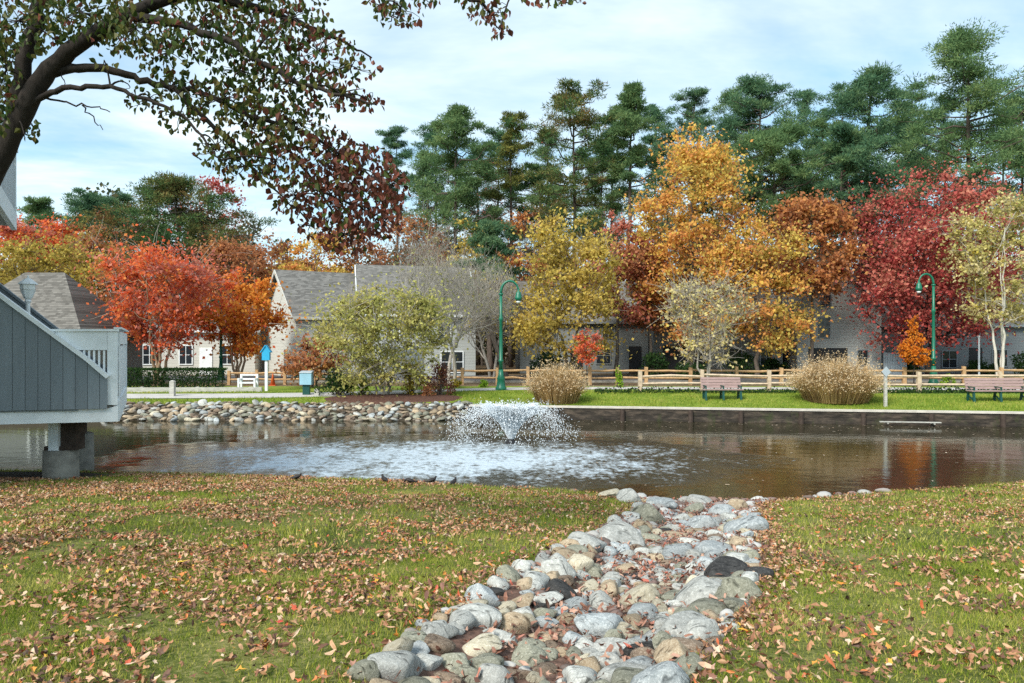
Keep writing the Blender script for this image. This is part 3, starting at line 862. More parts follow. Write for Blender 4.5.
LIT = littermat('fallen leaf browns', [(0.0, (0.06, 0.04, 0.03)), (0.25, (0.18, 0.085, 0.05)), (0.55, (0.36, 0.185, 0.095)), (0.78, (0.5, 0.31, 0.18)), (0.89, (0.58, 0.45, 0.34)), (0.93, (0.5, 0.18, 0.06)), (0.975, (0.42, 0.07, 0.04)), (1.0, (0.6, 0.38, 0.05))])
LITR = littermat('fallen leaf reds', [(0.0, (0.07, 0.04, 0.03)), (0.35, (0.18, 0.085, 0.06)), (0.65, (0.3, 0.155, 0.11)), (0.88, (0.45, 0.29, 0.22)), (1.0, (0.38, 0.09, 0.06))])
x, y = lawn_pts(195000, 2.8, 18.5)
px, py = CX + x / y * F, CY + (EYE - ground_z(x, y)) / y * F
den = np.clip((vnoise(x, y, 0.8, 21) * 0.4 + vnoise(x, y, 2.6, 22) * 0.6 - 0.34) * 2.7, 0.05, 1)
left = np.clip(1.75 - (px / 430), 0.4, 1.6)
right = np.clip((px - 640) / 380, 0, 1) * 0.35 + 0.25
bed = np.exp(-((np.abs(swale_u(x, y)) - 1.05) / 0.28) ** 2) * np.where(x > np.interp(y, SW_Y, SW_X), 1.0, 0.35)
farf = np.clip((y - 6) / 7, 0, 1)
dens = np.clip(den * np.where(x < np.interp(y, SW_Y, SW_X), left + 0.1 * farf, right + 0.1 * farf) * (1 - 0.35 * farf) + 0.75 * bed, 0, 1)
k = RG.random(len(x)) < dens * 1.2
x, y = x[k], y[k]; print('lawn leaves', len(x))
h = len(x) * 2 // 3
V1, t1 = leaves(x[:h], y[:h], ground_z(x[:h], y[:h]) + RG.uniform(0.02, 0.055, h), RG.uniform(0.017, 0.042, h), LEAF, 0.55, 0.9)
V2, t2 = leaves(x[h:], y[h:], ground_z(x[h:], y[h:]) + RG.uniform(0.02, 0.055, len(x) - h), RG.uniform(0.018, 0.043, len(x) - h), LEAF_O, 0.6, 1.3)
tag(mk('fallen_leaves', np.concatenate([V1, V2]), np.concatenate([t1, t2 + len(V1)]), LIT), 'brown and tan fallen leaves scattered over the near lawn', 'leaves', kind='stuff')
y = np.sqrt(RG.uniform(2.6 ** 2, 15.5 ** 2, 11000)); u = RG.normal(0.05, 0.5, len(y)); x = np.interp(y, SW_Y, SW_X) + u * np.interp(y, SW_Y, SW_W)
k = (np.abs(u) < 1.25) & (RG.random(len(y)) < 0.35 + 0.65 * vnoise(x, y, 1.5, 31)); x, y = x[k], y[k]
h = len(x) // 3
V1, t1 = leaves(x[:h], y[:h], ground_z(x[:h], y[:h]) + RG.uniform(0.01, 0.1, h), RG.uniform(0.02, 0.045, h), LEAF, 0.6, 1.0)
V2, t2 = leaves(x[h:], y[h:], ground_z(x[h:], y[h:]) + RG.uniform(0.01, 0.1, len(x) - h), RG.uniform(0.02, 0.045, len(x) - h), LEAF_O, 0.6, 1.4); t1 = np.concatenate([t1, t2 + len(V1)]); V1 = np.concatenate([V1, V2])
tag(mk('channel_leaves', V1, t1, LITR), 'reddish brown fallen leaves caught between the stones', 'leaves', kind='stuff')
# the bright single leaves one can point at
for px, py, s, c, lab in [(180, 567, 0.085, (0.72, 0.5, 0.03), 'bright yellow fallen leaf on the left lawn, largest yellow leaf there'),
                          (160, 531, 0.085, (0.5, 0.13, 0.07), 'rust red fallen leaf high on the left lawn, above the yellow one'),
                          (183, 579, 0.06, (0.6, 0.2, 0.05), 'orange fallen leaf just below the bright yellow leaf'),
                          (280, 629, 0.055, (0.55, 0.06, 0.04), 'scarlet fallen leaf on the lower left lawn'),
                          (183, 626, 0.05, (0.62, 0.18, 0.08), 'salmon orange fallen leaf low on the left lawn'),
                          (104, 650, 0.06, (0.6, 0.22, 0.08), 'orange fallen leaf near the bottom left corner'),
                          (744, 637, 0.058, (0.72, 0.34, 0.02), 'golden orange maple leaf beside the lower right stones'),
                          (841, 589, 0.055, (0.66, 0.24, 0.03), 'orange fallen leaf on the right lawn, level with the dark stones'),
                          (541, 645, 0.035, (0.5, 0.04, 0.06), 'crimson fallen leaf among the stones at the bottom'),
                          (836, 660, 0.04, (0.64, 0.46, 0.05), 'yellow fallen leaf on the lower right lawn'),
                          (744, 575, 0.05, (0.6, 0.3, 0.04), 'amber fallen leaf just behind the dark flat stone'),
                          (683, 574, 0.04, (0.48, 0.05, 0.04), 'dark red fallen leaf among the mid channel stones')]:
    p = G(px, py)
    V1, t1 = leaves(p[:1], p[1:2], p[2:3] + 0.05, np.array([s]), LEAF, 0.15, 0.35)
    o = mk('maple_leaf', V1, t1, plain('leaf', c, 0.55, 0.2, 30), loc=p + (0, 0, 0.05)); tag(o, lab, 'leaf', 'bright fallen leaves')
# leaves adrift on the pond
x = RG.uniform(0.5, 21, 420); y = np.where(RG.random(420) < 0.45, RG.uniform(16.5, 31.5, 420), far_y(x) - np.abs(RG.normal(0.25, 1.6, 420))); k = (y > crest_y(x) + 0.7) & (y < far_y(x) - 0.2); x, y = x[k], y[k]
V1, t1 = leaves(x, y, np.full(len(x), 0.012), RG.uniform(0.03, 0.06, len(x)), LEAF_O, 0.06, 0.1)
tag(mk('floating_leaves', V1, t1, littermat('floating leaf tones', [(0, (0.2, 0.13, 0.08)), (0.6, (0.5, 0.4, 0.3)), (1, (0.66, 0.58, 0.48))])), 'pale leaves floating on the right half of the pond', 'leaves', kind='stuff')
# ------------------------------------------------------------------ trees
def bez(a, c, b, n=6):
    t = np.linspace(0, 1, n)[:, None]
    return (1 - t) ** 2 * a + 2 * t * (1 - t) * c + t ** 2 * b


def leaf_quads(Pn, s, aspect=0.55, droop=0.0, rng=RG):
    n = len(Pn)
    a = rng.normal(size=(n, 3)); a[:, 2] -= droop; a /= np.linalg.norm(a, axis=1)[:, None]
    b = np.cross(a, rng.normal(size=(n, 3))); b /= np.linalg.norm(b, axis=1)[:, None]
    s = s * rng.uniform(0.6, 1.35, n)
    a *= s[:, None] / 2; b *= (s * aspect)[:, None] / 2
    V = np.stack([Pn - a, Pn + b - a * 0.1, Pn + a, Pn - b - a * 0.1], 1).reshape(-1, 3)
    return V, np.arange(4 * n).reshape(-1, 4)


ALT = {'redorange': 'pinkred', 'orangeleaf': 'redorange', 'orangeyellow': 'yellow', 'yellow': 'yellowolive', 'crimson': 'pinkred', 'orangebrown': 'rust', 'yellowolive': 'yellow', 'rust': 'orangebrown', 'pinkred': 'rust', 'birchleaf': 'paleleaf', 'willow': 'birchleaf'}
SHAPES = {
    'oval': lambda t: np.sin(np.pi * np.clip(0.06 + 0.9 * t, 0, 1)) ** 0.6,
    'round': lambda t: np.sqrt(np.clip(1 - (2 * t - 0.9) ** 2 / 1.25, 0, 1)),
    'cone': lambda t: np.clip(np.minimum(1.25 * (1 - t) + 0.02, 3.2 * t + 0.35), 0, 1),
    'vase': lambda t: np.clip(0.35 + 0.75 * t, 0, 1) * np.sqrt(np.clip(1 - np.clip((t - 0.55) / 0.47, 0, 1) ** 2, 0, 1)),
    'dome': lambda t: np.sqrt(np.clip(1 - t ** 2 * 0.96, 0, 1)),
}


def broadleaf(name, label, cat, px, d, top, bot, hw, leaf, bark='bark', nleaf=5000, ls=0.2, nclump=46, trunks=1, tr=0.16, shape='oval', seed=0,
              group=None, lean=0.0, twigs=3, z0=None, baseoff=0.0, crs=1.0, name_crown='crown'):
    r_ = np.random.default_rng(1000 + seed)
    x = (px - CX) / F * d; zb = float(ground_z(x, d)) if z0 is None else z0
    zt = EYE - (top - CY) / F * d; zc = max(EYE - (bot - CY) / F * d, zb + 0.15); rx = hw / F * d
    root = thing(name, label, cat, (x + baseoff, d, zb), group)
    H = zt - zc
    # clumps of the crown
    t = r_.random(nclump * 4); w = SHAPES[shape](t); t = t[r_.random(len(t)) < w ** 1.3 + 0.08][:nclump]
    rad = rx * SHAPES[shape](t) * (0.22 + 0.78 * np.sqrt(r_.random(len(t)))); an = r_.uniform(0, 6.283, len(t))
    C = np.stack([x + lean * t * H + rad * np.cos(an), d + 0.85 * rad * np.sin(an), zc + 0.03 * H + 0.94 * t * H], -1)
    cr = crs * rx * (0.13 + 0.24 * r_.random(len(t)) ** 1.5) * (0.7 + 0.6 * SHAPES[shape](t))
    C += (0.35 * cr)[:, None] * np.array([0, 0, -1.0]) * (t > 0.85)[:, None]
    wood = MB(); base = np.array([x + baseoff, d, zb - 0.1])
    fork = zc + (0.12 * H if trunks == 1 else 0)
    stems = []
    for k in range(trunks):
        a_ = 2 * math.pi * k / max(trunks, 1) + r_.uniform(0, 1)
        sp = 0.0 if trunks == 1 else rx * 0.42
        end = np.array([x + lean * 0.8 * H + sp * math.cos(a_) + r_.normal(0, 0.06 * rx), d + sp * math.sin(a_), zt - 0.18 * H if trunks == 1 else zc + r_.uniform(0.35, 0.7) * H])
        b0 = base + (0 if trunks == 1 else 0.16) * np.array([math.cos(a_), math.sin(a_), 0])
        mid = np.array([b0[0] * 0.75 + end[0] * 0.25 + r_.normal(0, 0.03 * rx), b0[1] * 0.75 + end[1] * 0.25, (zb + zc) / 2 + 0.25 * H])
        pts = bez(b0, mid, end, 12); pts[1:-1, :2] += r_.normal(0, 0.022 * rx, (10, 2))
        rads = tr * (1 - 0.86 * np.linspace(0, 1, 12) ** 0.9); rads[0] *= 1.35
        wood.tube(pts, rads, 8); stems.append((pts, rads))
    limbs = []
    order = r_.permutation(len(C)); nl = max(4, len(C) // 5)
    for idx in order[:nl]:
        pts, rads = stems[r_.integers(len(stems))]
        tz = C[idx][2] - r_.uniform(0.25, 0.6) * np.hypot(*(C[idx][:2] - pts[6][:2])) - 0.05 * H
        j = int(np.clip(np.searchsorted(pts[:, 2], tz), 3, 10))
        a0 = pts[j]; ctrl = a0 * 0.45 + C[idx] * 0.55 + np.array([0, 0, -0.12 * np.hypot(*(C[idx][:2] - a0[:2]))])
        lp = bez(a0, ctrl, C[idx], 7); lp[1:-1] += r_.normal(0, 0.03 * rx, (5, 3))
        lr = np.linspace(rads[j] * 0.62, 0.018 + 0.05 * tr, 7); wood.tube(lp, lr, 5, False); limbs.append((lp, lr))
    tw_ = MB()
    allp = np.concatenate([l[0][1:] for l in limbs]); allr = np.concatenate([l[1][1:] for l in limbs])
    for idx in order[nl:]:
        dd = np.linalg.norm(allp - C[idx], axis=1) + 0.6 * np.maximum(allp[:, 2] - C[idx][2] + 0.1 * H, 0)
        j = int(np.argmin(dd)); a0 = allp[j]
        lp = bez(a0, a0 * 0.5 + C[idx] * 0.5 + r_.normal(0, 0.06 * rx, 3), C[idx], 5)
        wood.tube(lp, np.linspace(allr[j] * 0.7, 0.015, 5), 4, False)
    for idx in range(len(C)):
        for _ in range(twigs):
            e = C[idx] + r_.normal(size=3) * cr[idx] * np.array([0.8, 0.8, 0.7]) + np.array([0, 0, 0.3 * cr[idx]])
            tw_.tube(bez(C[idx], (C[idx] + e) / 2 + r_.normal(0, 0.1 * cr[idx], 3), e, 4), np.linspace(0.018, 0.007, 4), 3, False)
    n0 = wood.n
    if tw_.n: wood.add(np.concatenate(tw_.V), np.concatenate(tw_.q))
    wo_ = wood.build('trunk', M[bark], root, True)
    if tw_.n:
        wo_.data.materials.append(M['bark_grey' if leaf in ('yellow', 'birchleaf', 'willow', 'rust', 'redorange', 'paleleaf') else bark]); mi = np.array([1 if p.vertices[0] >= n0 else 0 for p in wo_.data.polygons], np.int32); wo_.data.polygons.foreach_set('material_index', mi)
    if nleaf:
        nleaf = int(nleaf * 2.1)
        wgt = cr ** 2; wgt = wgt / wgt.sum(); cnt = r_.multinomial(nleaf, wgt)
        idx = np.repeat(np.arange(len(C)), cnt)
        v = r_.normal(size=(len(idx), 3)); v /= np.linalg.norm(v, axis=1)[:, None]
        v *= np.minimum(np.abs(r_.normal(0, 0.78, len(idx))), 1.9)[:, None]
        pts = C[idx] + v * cr[idx][:, None] * np.array([1.08, 1.0, 0.72])
        pts[:, 2] = np.maximum(pts[:, 2], zb + 0.1)
        V, q = leaf_quads(pts, ls * 1.12, 0.75, 0.2, r_)
        cw = mk(name_crown, V, q, M[leaf], root)
        if leaf in ALT:
            cw.data.materials.append(M[ALT[leaf]]); sel = r_.random(len(C)) < 0.3
            cw.data.polygons.foreach_set('material_index', (sel[idx] ^ (r_.random(len(idx)) < 0.12)).astype(np.int32))
    return root


def bare_tree(name, label, px, d, top, bot, hw, bark, seed, tr=0.14, trunks=1, group=None, leaf=None, nleaf=0, ls=0.16, depth=5, spread=0.55, cat='tree'):
    r_ = np.random.default_rng(3000 + seed)
    x = (px - CX) / F * d; zb = float(ground_z(x, d)); zt = EYE - (top - CY) / F * d; rx = hw / F * d; H = zt - zb
    root = thing(name, label, cat, (x, d, zb), group)
    trunk = MB(); tw = MB(); tips = []; zmid = zb + 0.5 * H
    def grow(p, dirn, L, r, lev):
        n = 5 if lev < 3 else 3
        pts = [p]; dcur = dirn.copy()
        for k in range(n):
            dcur = dcur + r_.normal(0, 0.12, 3) + np.array([0, 0, 0.05]); dcur /= np.linalg.norm(dcur)
            q_ = pts[-1] + dcur * L / n
            rel = q_ - np.array([x, d, 0]); hr = np.hypot(rel[0], rel[1])
            if k and (hr / rx) ** 2 + ((q_[2] - zmid) / (zt - zmid)) ** 2 * (q_[2] > zmid) > r_.uniform(0.72, 1.12): break
            pts.append(q_)
        done = len(pts) - 1 < n; n = len(pts) - 1; pts = np.array(pts); rads = np.linspace(r, max(r * 0.55, 0.006), n + 1)
        (trunk if lev < 2 else tw).tube(pts, rads, 7 if lev == 0 else 5 if lev < 3 else 3, False)
        if lev >= depth - 1 or done: tips.append(pts)
        if lev >= depth: return
        nc = [7, 5, 5, 3, 2, 0][lev]
        for k in range(nc):
            u = r_.uniform(0.3, 1.0) if lev else r_.uniform(0.35, 1.0)
            j = min(int(u * n), n - 1); q_ = pts[j] + (pts[j + 1] - pts[j]) * (u * n - j)
            a = np.cross(dcur, r_.normal(size=3)); a /= np.linalg.norm(a)
            nd = dcur * (1 - spread) + a * spread + np.array([0, 0, 0.12]); nd /= np.linalg.norm(nd)
            grow(q_, nd, L * r_.uniform(0.45, 0.72), max(rads[j] * 0.55, 0.006), lev + 1)
        if lev < depth and not done: grow(pts[-1], dcur, L * 0.6, rads[-1] * 0.9, lev + 1)
    for k in range(trunks):
        a = 6.283 * k / trunks + r_.uniform(0, 1); dirn = np.array([0.22 * math.cos(a), 0.22 * math.sin(a), 1.0]) if trunks > 1 else np.array([r_.normal(0, 0.05), 0, 1.0])
        grow(np.array([x + (0.12 * math.cos(a) if trunks > 1 else 0), d + (0.12 * math.sin(a) if trunks > 1 else 0), zb - 0.1]), dirn / np.linalg.norm(dirn), H * 0.45, tr, 0)
    trunk.build('trunk', M[bark], root, True)
    tw.build('branches', M[bark], root, True)
    if nleaf:
        T = np.concatenate(tips); idx = r_.integers(len(T), size=nleaf)
        V, q = leaf_quads(T[idx] + r_.normal(0, 0.12, (nleaf, 3)), ls, 0.6, 0.2, r_); mk('crown', V, q, M[leaf], root)
    return root


def pine(name, label, px, d, top, bot, hw, seed, leaf=None, tr=0.24, npuff=120, needles=150, nl=0.5, group='pines rising behind the houses', trunkpx=None, shape='dome', cat='pine tree', low=3, asym=0.0):
    r_ = np.random.default_rng(2000 + seed); leaf = leaf or ('pine_warm' if seed % 3 == 1 else 'pine')
    bot = bot + 0.22 * (bot - top); npuff = int(npuff * 1.55)
    hw = hw * 1.1; x = ((trunkpx or px) - CX) / F * d; cx = (px - CX) / F * d; zb = float(ground_z(x, d)); zt = EYE - (top - CY) / F * d; zc = EYE - (bot - CY) / F * d; rx = hw / F * d
    root = thing(name, label, cat, (x, d, zb), group); H = zt - zc
    wood = MB(); n = 12; t = np.linspace(0, 1, n)
    pts = np.stack([x + (cx - x) * t ** 2 + r_.normal(0, 0.05, n), np.full(n, d) + r_.normal(0, 0.05, n), zb - 0.1 + (zt - zb - 0.6) * t], -1)
    wood.tube(pts, tr * (1 - 0.85 * t ** 1.4), 8)
    puffs = []; nb = max(10, npuff // 4)
    for k in range(nb):
        u = (k + r_.random()) / nb; u = u ** 0.8
        z = zc + u * H * 0.97
        prof = {'dome': math.sqrt(max(1 - (u * 0.985) ** 2, 0.02)) * (0.8 + 0.35 * math.sin(k * 2.4 + seed)), 'spire': max(1.0 - u * 0.9, 0.12), 'oval': math.sin(math.pi * (0.12 + 0.83 * u)) ** 0.7, 'flat': (0.5 + 0.5 * math.sin(math.pi * min(u * 1.1, 1))) * math.sqrt(1 - (u * .98) ** 4)}[shape]
        L = rx * 1.1 * prof * (r_.uniform(0.5, 1.1) if r_.random() < .8 else r_.uniform(1.1, 1.38)); a = r_.uniform(0, 6.283)
        j = (z - 0.18 * L - zb) / (zt - zb); a0 = np.array([np.interp(j, t, pts[:, 0]), d, max(z - 0.2 * L, zb + 2)])
        cxl = np.interp((z - zb) / (zt - zb), t, pts[:, 0])
        e = np.array([cxl + L * math.cos(a) * (1 + asym * math.cos(a)), d + L * math.sin(a), z + r_.uniform(-0.16, 0.2) * L])
        lp = bez(a0, (a0 + e) / 2 + np.array([0, 0, -0.08 * L]), e, 6); lp[1:-1] += r_.normal(0, 0.05 * L, (4, 3))
        wood.tube(lp, np.linspace(0.055 + 0.02 * L / 3, 0.02, 6), 4, False)
        for s in (1.0, r_.uniform(0.72, 0.9), r_.uniform(0.45, 0.75), r_.uniform(0.6, 1.0))[:max(2, round(npuff / nb))]:
            jn = min(int(s * 5), 4); q_ = lp[jn] + (lp[jn + 1] - lp[jn]) * (s * 5 - jn)
            puffs.append(q_ + r_.normal(0, 0.16 * L + 0.15, 3) * np.array([1, 1, 0.5]) * (s < 1) + np.array([0, 0, 0.15]))
    for k in range(4): puffs.append(np.array([cx + r_.normal(0, 0.25), d + r_.normal(0, 0.25), zt - 0.3 - 0.5 * k]))
    for k in range(low):     # a few dead snags below the crown
        a = r_.uniform(0, 6.283); z = zc - r_.uniform(0.3, 0.5 * H); L = r_.uniform(0.6, 1.6); j = (z - zb) / (zt - zb); a0 = np.array([np.interp(j, t, pts[:, 0]), d, z])
        if z > zb + 3: wood.tube([a0, a0 + np.array([L * .6 * math.cos(a), L * .6 * math.sin(a), 0.1]), a0 + np.array([L * math.cos(a), L * math.sin(a), 0.3])], [0.045, 0.03, 0.012], 4, False)
    wood.build('trunk', M['bark_pine'], root, True)
    needles = int(needles * 1.05); puffs = np.array(puffs); pr = rx * r_.uniform(0.05, 0.2, len(puffs)) * r_.uniform(0.6, 1.15, len(puffs)) + 0.2
    idx = np.repeat(np.arange(len(puffs)), needles)
    v = r_.normal(size=(len(idx), 3)); v /= np.linalg.norm(v, axis=1)[:, None]
    o = puffs[idx] + v * pr[idx][:, None] * (r_.random(len(idx)) ** 0.6)[:, None] * np.array([1.3, 1.3, 0.5])
    dr = v + r_.normal(0, 0.5, (len(idx), 3)) + np.array([0, 0, 0.35]); dr /= np.linalg.norm(dr, axis=1)[:, None]
    sd = np.cross(dr, r_.normal(size=(len(idx), 3))); sd /= np.linalg.norm(sd, axis=1)[:, None]
    L = 0.55 * nl * r_.uniform(0.5, 1.5, len(idx))[:, None]; w = 0.042
    V = np.stack([o - sd * w, o + sd * w, o + dr * L], 1).reshape(-1, 3)
    mk('crown', V, np.arange(len(V)).reshape(-1, 3), M[leaf], root)
    return root


M['orangebright'] = leafmat('vivid orange leaves', [(0.05, (0.5, 0.12, 0.02)), (0.5, (0.75, 0.25, 0.03)), (0.95, (0.8, 0.36, 0.06))], 1.2, 0.4)
PG = 'pines rising behind the houses'
pine('pine_tree', 'broad round topped pine left of centre, behind the bare grey tree', 456, 68, 108, 212, 43, 1, npuff=130)
pine('pine_tree', 'thin olive yellow pine just right of the broad round topped pine', 511, 74, 113, 190, 22, 2, 'pine_olive', npuff=60, needles=110)
pine('pine_tree', 'pointed spreading pine with brown tinged branches, above the yellow tree', 574, 66, 82, 225, 42, 3, 'pine_rust', npuff=120, shape='oval', needles=130)
pine('pine_tree', 'narrow dark pine on a long bare black trunk at centre', 632, 63, 85, 172, 27, 4, npuff=95, trunkpx=628, low=6)
pine('pine_tree', 'small far pine top between the narrow pine and the wide pine', 694, 88, 88, 150, 25, 5, npuff=60)
pine('pine_tree', 'wide flat topped pine above the orange tree', 760, 68, 78, 180, 48, 6, npuff=130, shape='flat')
pine('pine_tree', 'low dense dark pine in front of the wide flat topped pine', 772, 60, 128, 205, 42, 7, npuff=120, shape='oval', trunkpx=780)
pine('pine_tree', 'tall open pine on a broad trunk, left of the crimson tree', 872, 66, 69, 180, 47, 8, npuff=120, trunkpx=862, tr=0.42)
pine('pine_tree', 'dense dark green pine mass over the crimson tree, left shoulder', 842, 59, 128, 215, 42, 9, npuff=130, shape='oval')
pine('pine_tree', 'tallest pine at the right with an airy spreading crown', 968, 62, 30, 188, 62, 10, npuff=190, shape='dome', tr=0.32, needles=130)
pine('pine_tree', 'pine cut by the right edge of the photo, behind the tallest one', 1022, 74, 92, 190, 38, 11, npuff=90)
pine('pine_tree', 'far gappy pine top between the wide pine and the open one', 806, 92, 90, 160, 24, 12, npuff=50)
pine('pine_tree', 'small pine top left of the tallest pine, behind', 912, 86, 84, 170, 26, 13, npuff=60)
pine('pine_tree', 'mixed green and rusty evergreen standing high on the left', 172, 68, 178, 250, 58, 14, 'pine_rust', npuff=150, shape='flat', trunkpx=185)
pine('pine_tree', 'dark pine behind the left roof, right one of the pair', 88, 76, 195, 250, 36, 15, npuff=100)
pine('pine_tree', 'dark pine behind the left roof, nearer the upper balcony', 42, 80, 200, 250, 22, 16, npuff=70)
pine('pine_tree', 'far pine top just right of the overhanging russet leaves', 397, 92, 126, 200, 20, 17, npuff=60)
pine('pine_tree', 'small bushy dark green pine low between the bare tree and the yellow tree', 490, 57, 222, 300, 22, 18, npuff=80, shape='oval', nl=0.4)
pine('pine_tree', 'dark pine filling the gap behind the yellow tree', 540, 76, 165, 250, 30, 19, npuff=80, shape='oval')

for k, (px, d, top, bot, hw, lab) in enumerate([(602, 78, 138, 235, 30, 'shaded far pine in the gap between the pointed pine and the narrow one'),
        (662, 82, 128, 230, 30, 'shaded far pine right of the narrow pine, behind the flame orange peak'), (712, 74, 150, 240, 30, 'shaded pine low behind the flame orange tree'),
        (822, 74, 118, 225, 32, 'shaded pine between the low dense pine and the open tall one'), (906, 74, 118, 225, 36, 'shaded pine behind the top of the crimson tree, left of the tallest pine'),
        (945, 84, 96, 220, 36, 'far pine just left of the tallest pine trunk'), (1003, 72, 130, 235, 40, 'shaded pine behind the pale birch crown'), (478, 82, 150, 240, 28, 'shaded far pine between the round topped pine and the olive one'),
        (498, 84, 128, 215, 26, 'far pine just behind the olive yellow pine'), (548, 86, 128, 220, 28, 'far pine left of the pointed pine, behind its boughs'), (612, 88, 112, 200, 26, 'far pine between the pointed pine and the narrow one, highest in that gap'),
        (655, 90, 104, 190, 26, 'far pine top right of the narrow pine'), (735, 86, 88, 190, 34, 'far pine behind the left half of the wide flat topped pine'), (842, 86, 84, 190, 34, 'far pine between the far gappy top and the open pine'),
        (436, 88, 122, 215, 26, 'far pine behind the left edge of the round topped pine'),
        (428, 86, 150, 250, 26, 'shaded far pine left of the round topped pine'), (128, 82, 196, 250, 34, 'dark far pine between the left pair and the rusty evergreen')]):
    pine('pine_tree', lab, px, d, top, bot, hw, 40 + k, npuff=80, needles=120)

BG = 'autumn trees between the houses and the pond'
broadleaf('crape_myrtle', 'fiery red orange multi stemmed tree above the clipped hedge', 'tree', 158, 45, 243, 350, 66, 'redorange', 'bark_tan', 6200, 0.19, 62, 5, 0.12, 'vase', 1, BG, twigs=5)
broadleaf('crape_myrtle', 'orange red tree left of the gabled house, right of the red one', 'tree', 238, 48, 262, 352, 42, 'orangeleaf', 'bark_tan', 5200, 0.2, 46, 4, 0.1, 'round', 2, BG, twigs=4)
broadleaf('maple_tree', 'deep orange tree beside the upper balcony on the left', 'tree', 33, 62, 212, 272, 36, 'redorange', 'bark', 3200, 0.24, 34, 1, 0.2, 'round', 3, BG)
broadleaf('maple_tree', 'olive yellow tree just behind the left shingled roof', 'tree', 40, 54, 238, 300, 50, 'yellowolive', 'bark', 3600, 0.2, 40, 2, 0.15, 'round', 4, BG, twigs=5)
broadleaf('maple_tree', 'sparse rusty tree with pale twigs between roof and red tree', 'tree', 104, 60, 220, 340, 32, 'rust', 'bark_grey', 2000, 0.22, 40, 2, 0.14, 'oval', 5, BG, twigs=6)
broadleaf('maple_tree', 'dull reddish tree top behind the high rusty evergreen', 'tree', 208, 78, 168, 260, 36, 'crimson', 'bark', 1700, 0.24, 36, 1, 0.2, 'round', 6, BG, twigs=5)
broadleaf('maple_tree', 'rusty brown tree behind the orange red one, left of the yellow', 'tree', 246, 63, 232, 330, 42, 'rust', 'bark', 4200, 0.23, 40, 1, 0.18, 'round', 7, BG)
broadleaf('maple_tree', 'golden tree showing over the gabled house roof', 'tree', 314, 68, 230, 300, 38, 'orangeyellow', 'bark', 3600, 0.24, 36, 1, 0.18, 'round', 8, BG)
broadleaf('oak_tree', 'yellow gold tree at the centre with dense speckled crown', 'tree', 570, 50, 208, 368, 55, 'yellow', 'bark', 7400, 0.2, 64, 2, 0.16, 'oval', 10, BG, twigs=5)
broadleaf('maple_tree', 'pinkish red tree peeking out behind the yellow gold one', 'tree', 616, 55.5, 206, 330, 34, 'pinkred', 'bark', 4400, 0.21, 40, 1, 0.17, 'oval', 11, BG)
broadleaf('maple_tree', 'tall flame orange tree with a high peaked top', 'tree', 694, 55, 116, 358, 60, 'orangeyellow', 'bark', 11500, 0.21, 92, 1, 0.24, 'oval', 12, BG, twigs=5)
broadleaf('maple_tree', 'amber tree right of the flame orange one, fuller and lower', 'tree', 757, 52, 212, 352, 52, 'orangeyellow', 'bark', 7400, 0.2, 66, 1, 0.18, 'round', 13, BG, twigs=5)
broadleaf('maple_tree', 'russet orange tree left of the crimson tree', 'tree', 812, 54, 190, 296, 42, 'orangebrown', 'bark', 6200, 0.22, 56, 1, 0.18, 'round', 15, BG, twigs=4)
broadleaf('maple_tree', 'large crimson tree with a domed crown on the right', 'tree', 930, 54, 160, 348, 79, 'crimson', 'bark_dark', 13500, 0.2, 120, 1, 0.24, 'round', 16, BG, twigs=4)
broadleaf('birch_tree', 'pale yellow green birch with white trunks at the right edge', 'tree', 1002, 46, 188, 330, 50, 'birchleaf', 'bark_white', 4600, 0.17, 60, 3, 0.11, 'oval', 17, BG, twigs=5)
broadleaf('maple_tree', 'rusty pink tree in the gap between flame orange and yellow trees', 'tree', 652, 56, 236, 335, 28, 'orangebrown', 'bark', 3000, 0.22, 34, 1, 0.15, 'oval', 18, BG)
for k, a_ in enumerate([('brown rusty tree behind the yellow gold one, left side', 530, 66, 205, 330, 36, 'orangebrown', 3200), ('thin olive yellow tree behind the wide bare grey tree', 466, 64, 216, 330, 40, 'yellowolive', 2200),
        ('russet tree between the flame orange and amber trees, behind', 738, 68, 186, 320, 46, 'orangebrown', 3600), ('dull rusty tree behind the crimson one, left side', 868, 66, 198, 330, 40, 'rust', 3200),
        ('sparse dark red tree behind the pale birch', 976, 62, 196, 345, 44, 'crimson', 3000), ('rusty tree behind the gabled house, left of the golden tree', 274, 76, 232, 320, 36, 'rust', 3000),
        ('sparse brown tree between the olive yellow and red orange trees', 124, 72, 214, 310, 44, 'rust', 2600), ('green gold tree behind the left roof ridge', 72, 70, 228, 290, 40, 'yellowolive', 3000),
        ('brown thin tree behind the taller grey roof', 412, 70, 205, 300, 40, 'rust', 1500), ('pale brown tree behind the grey roofs, left of the bare tree', 356, 74, 222, 300, 40, 'rust', 2200)]):
    broadleaf('maple_tree', a_[0], 'tree', a_[1], a_[2], a_[3], a_[4], a_[5], a_[6], 'bark', a_[7], 0.23, 40, 1, 0.17, 'round', 60 + k, BG, twigs=5)
broadleaf('young_tree', 'small pyramidal vivid orange tree by the right lamp post', 'tree', 914, 43.2, 311, 368, 13.5, 'orangebright', 'bark_dark', 1700, 0.11, 60, 1, 0.04, 'cone', 20, None, twigs=2)
broadleaf('young_tree', 'tiny scarlet tree behind the centre grass clump', 'tree', 587, 43.6, 327, 366, 12, 'redorange', 'bark_dark', 1100, 0.11, 44, 1, 0.035, 'oval', 21, None, twigs=2)
broadleaf('willow_shrub', 'wide pale green multi stemmed willow on the mulch bed', 'willow', 384, 36.0, 281, 384, 60, 'willow', 'bark_grey', 7800, 0.13, 88, 7, 0.06, 'round', 22, None, twigs=8)
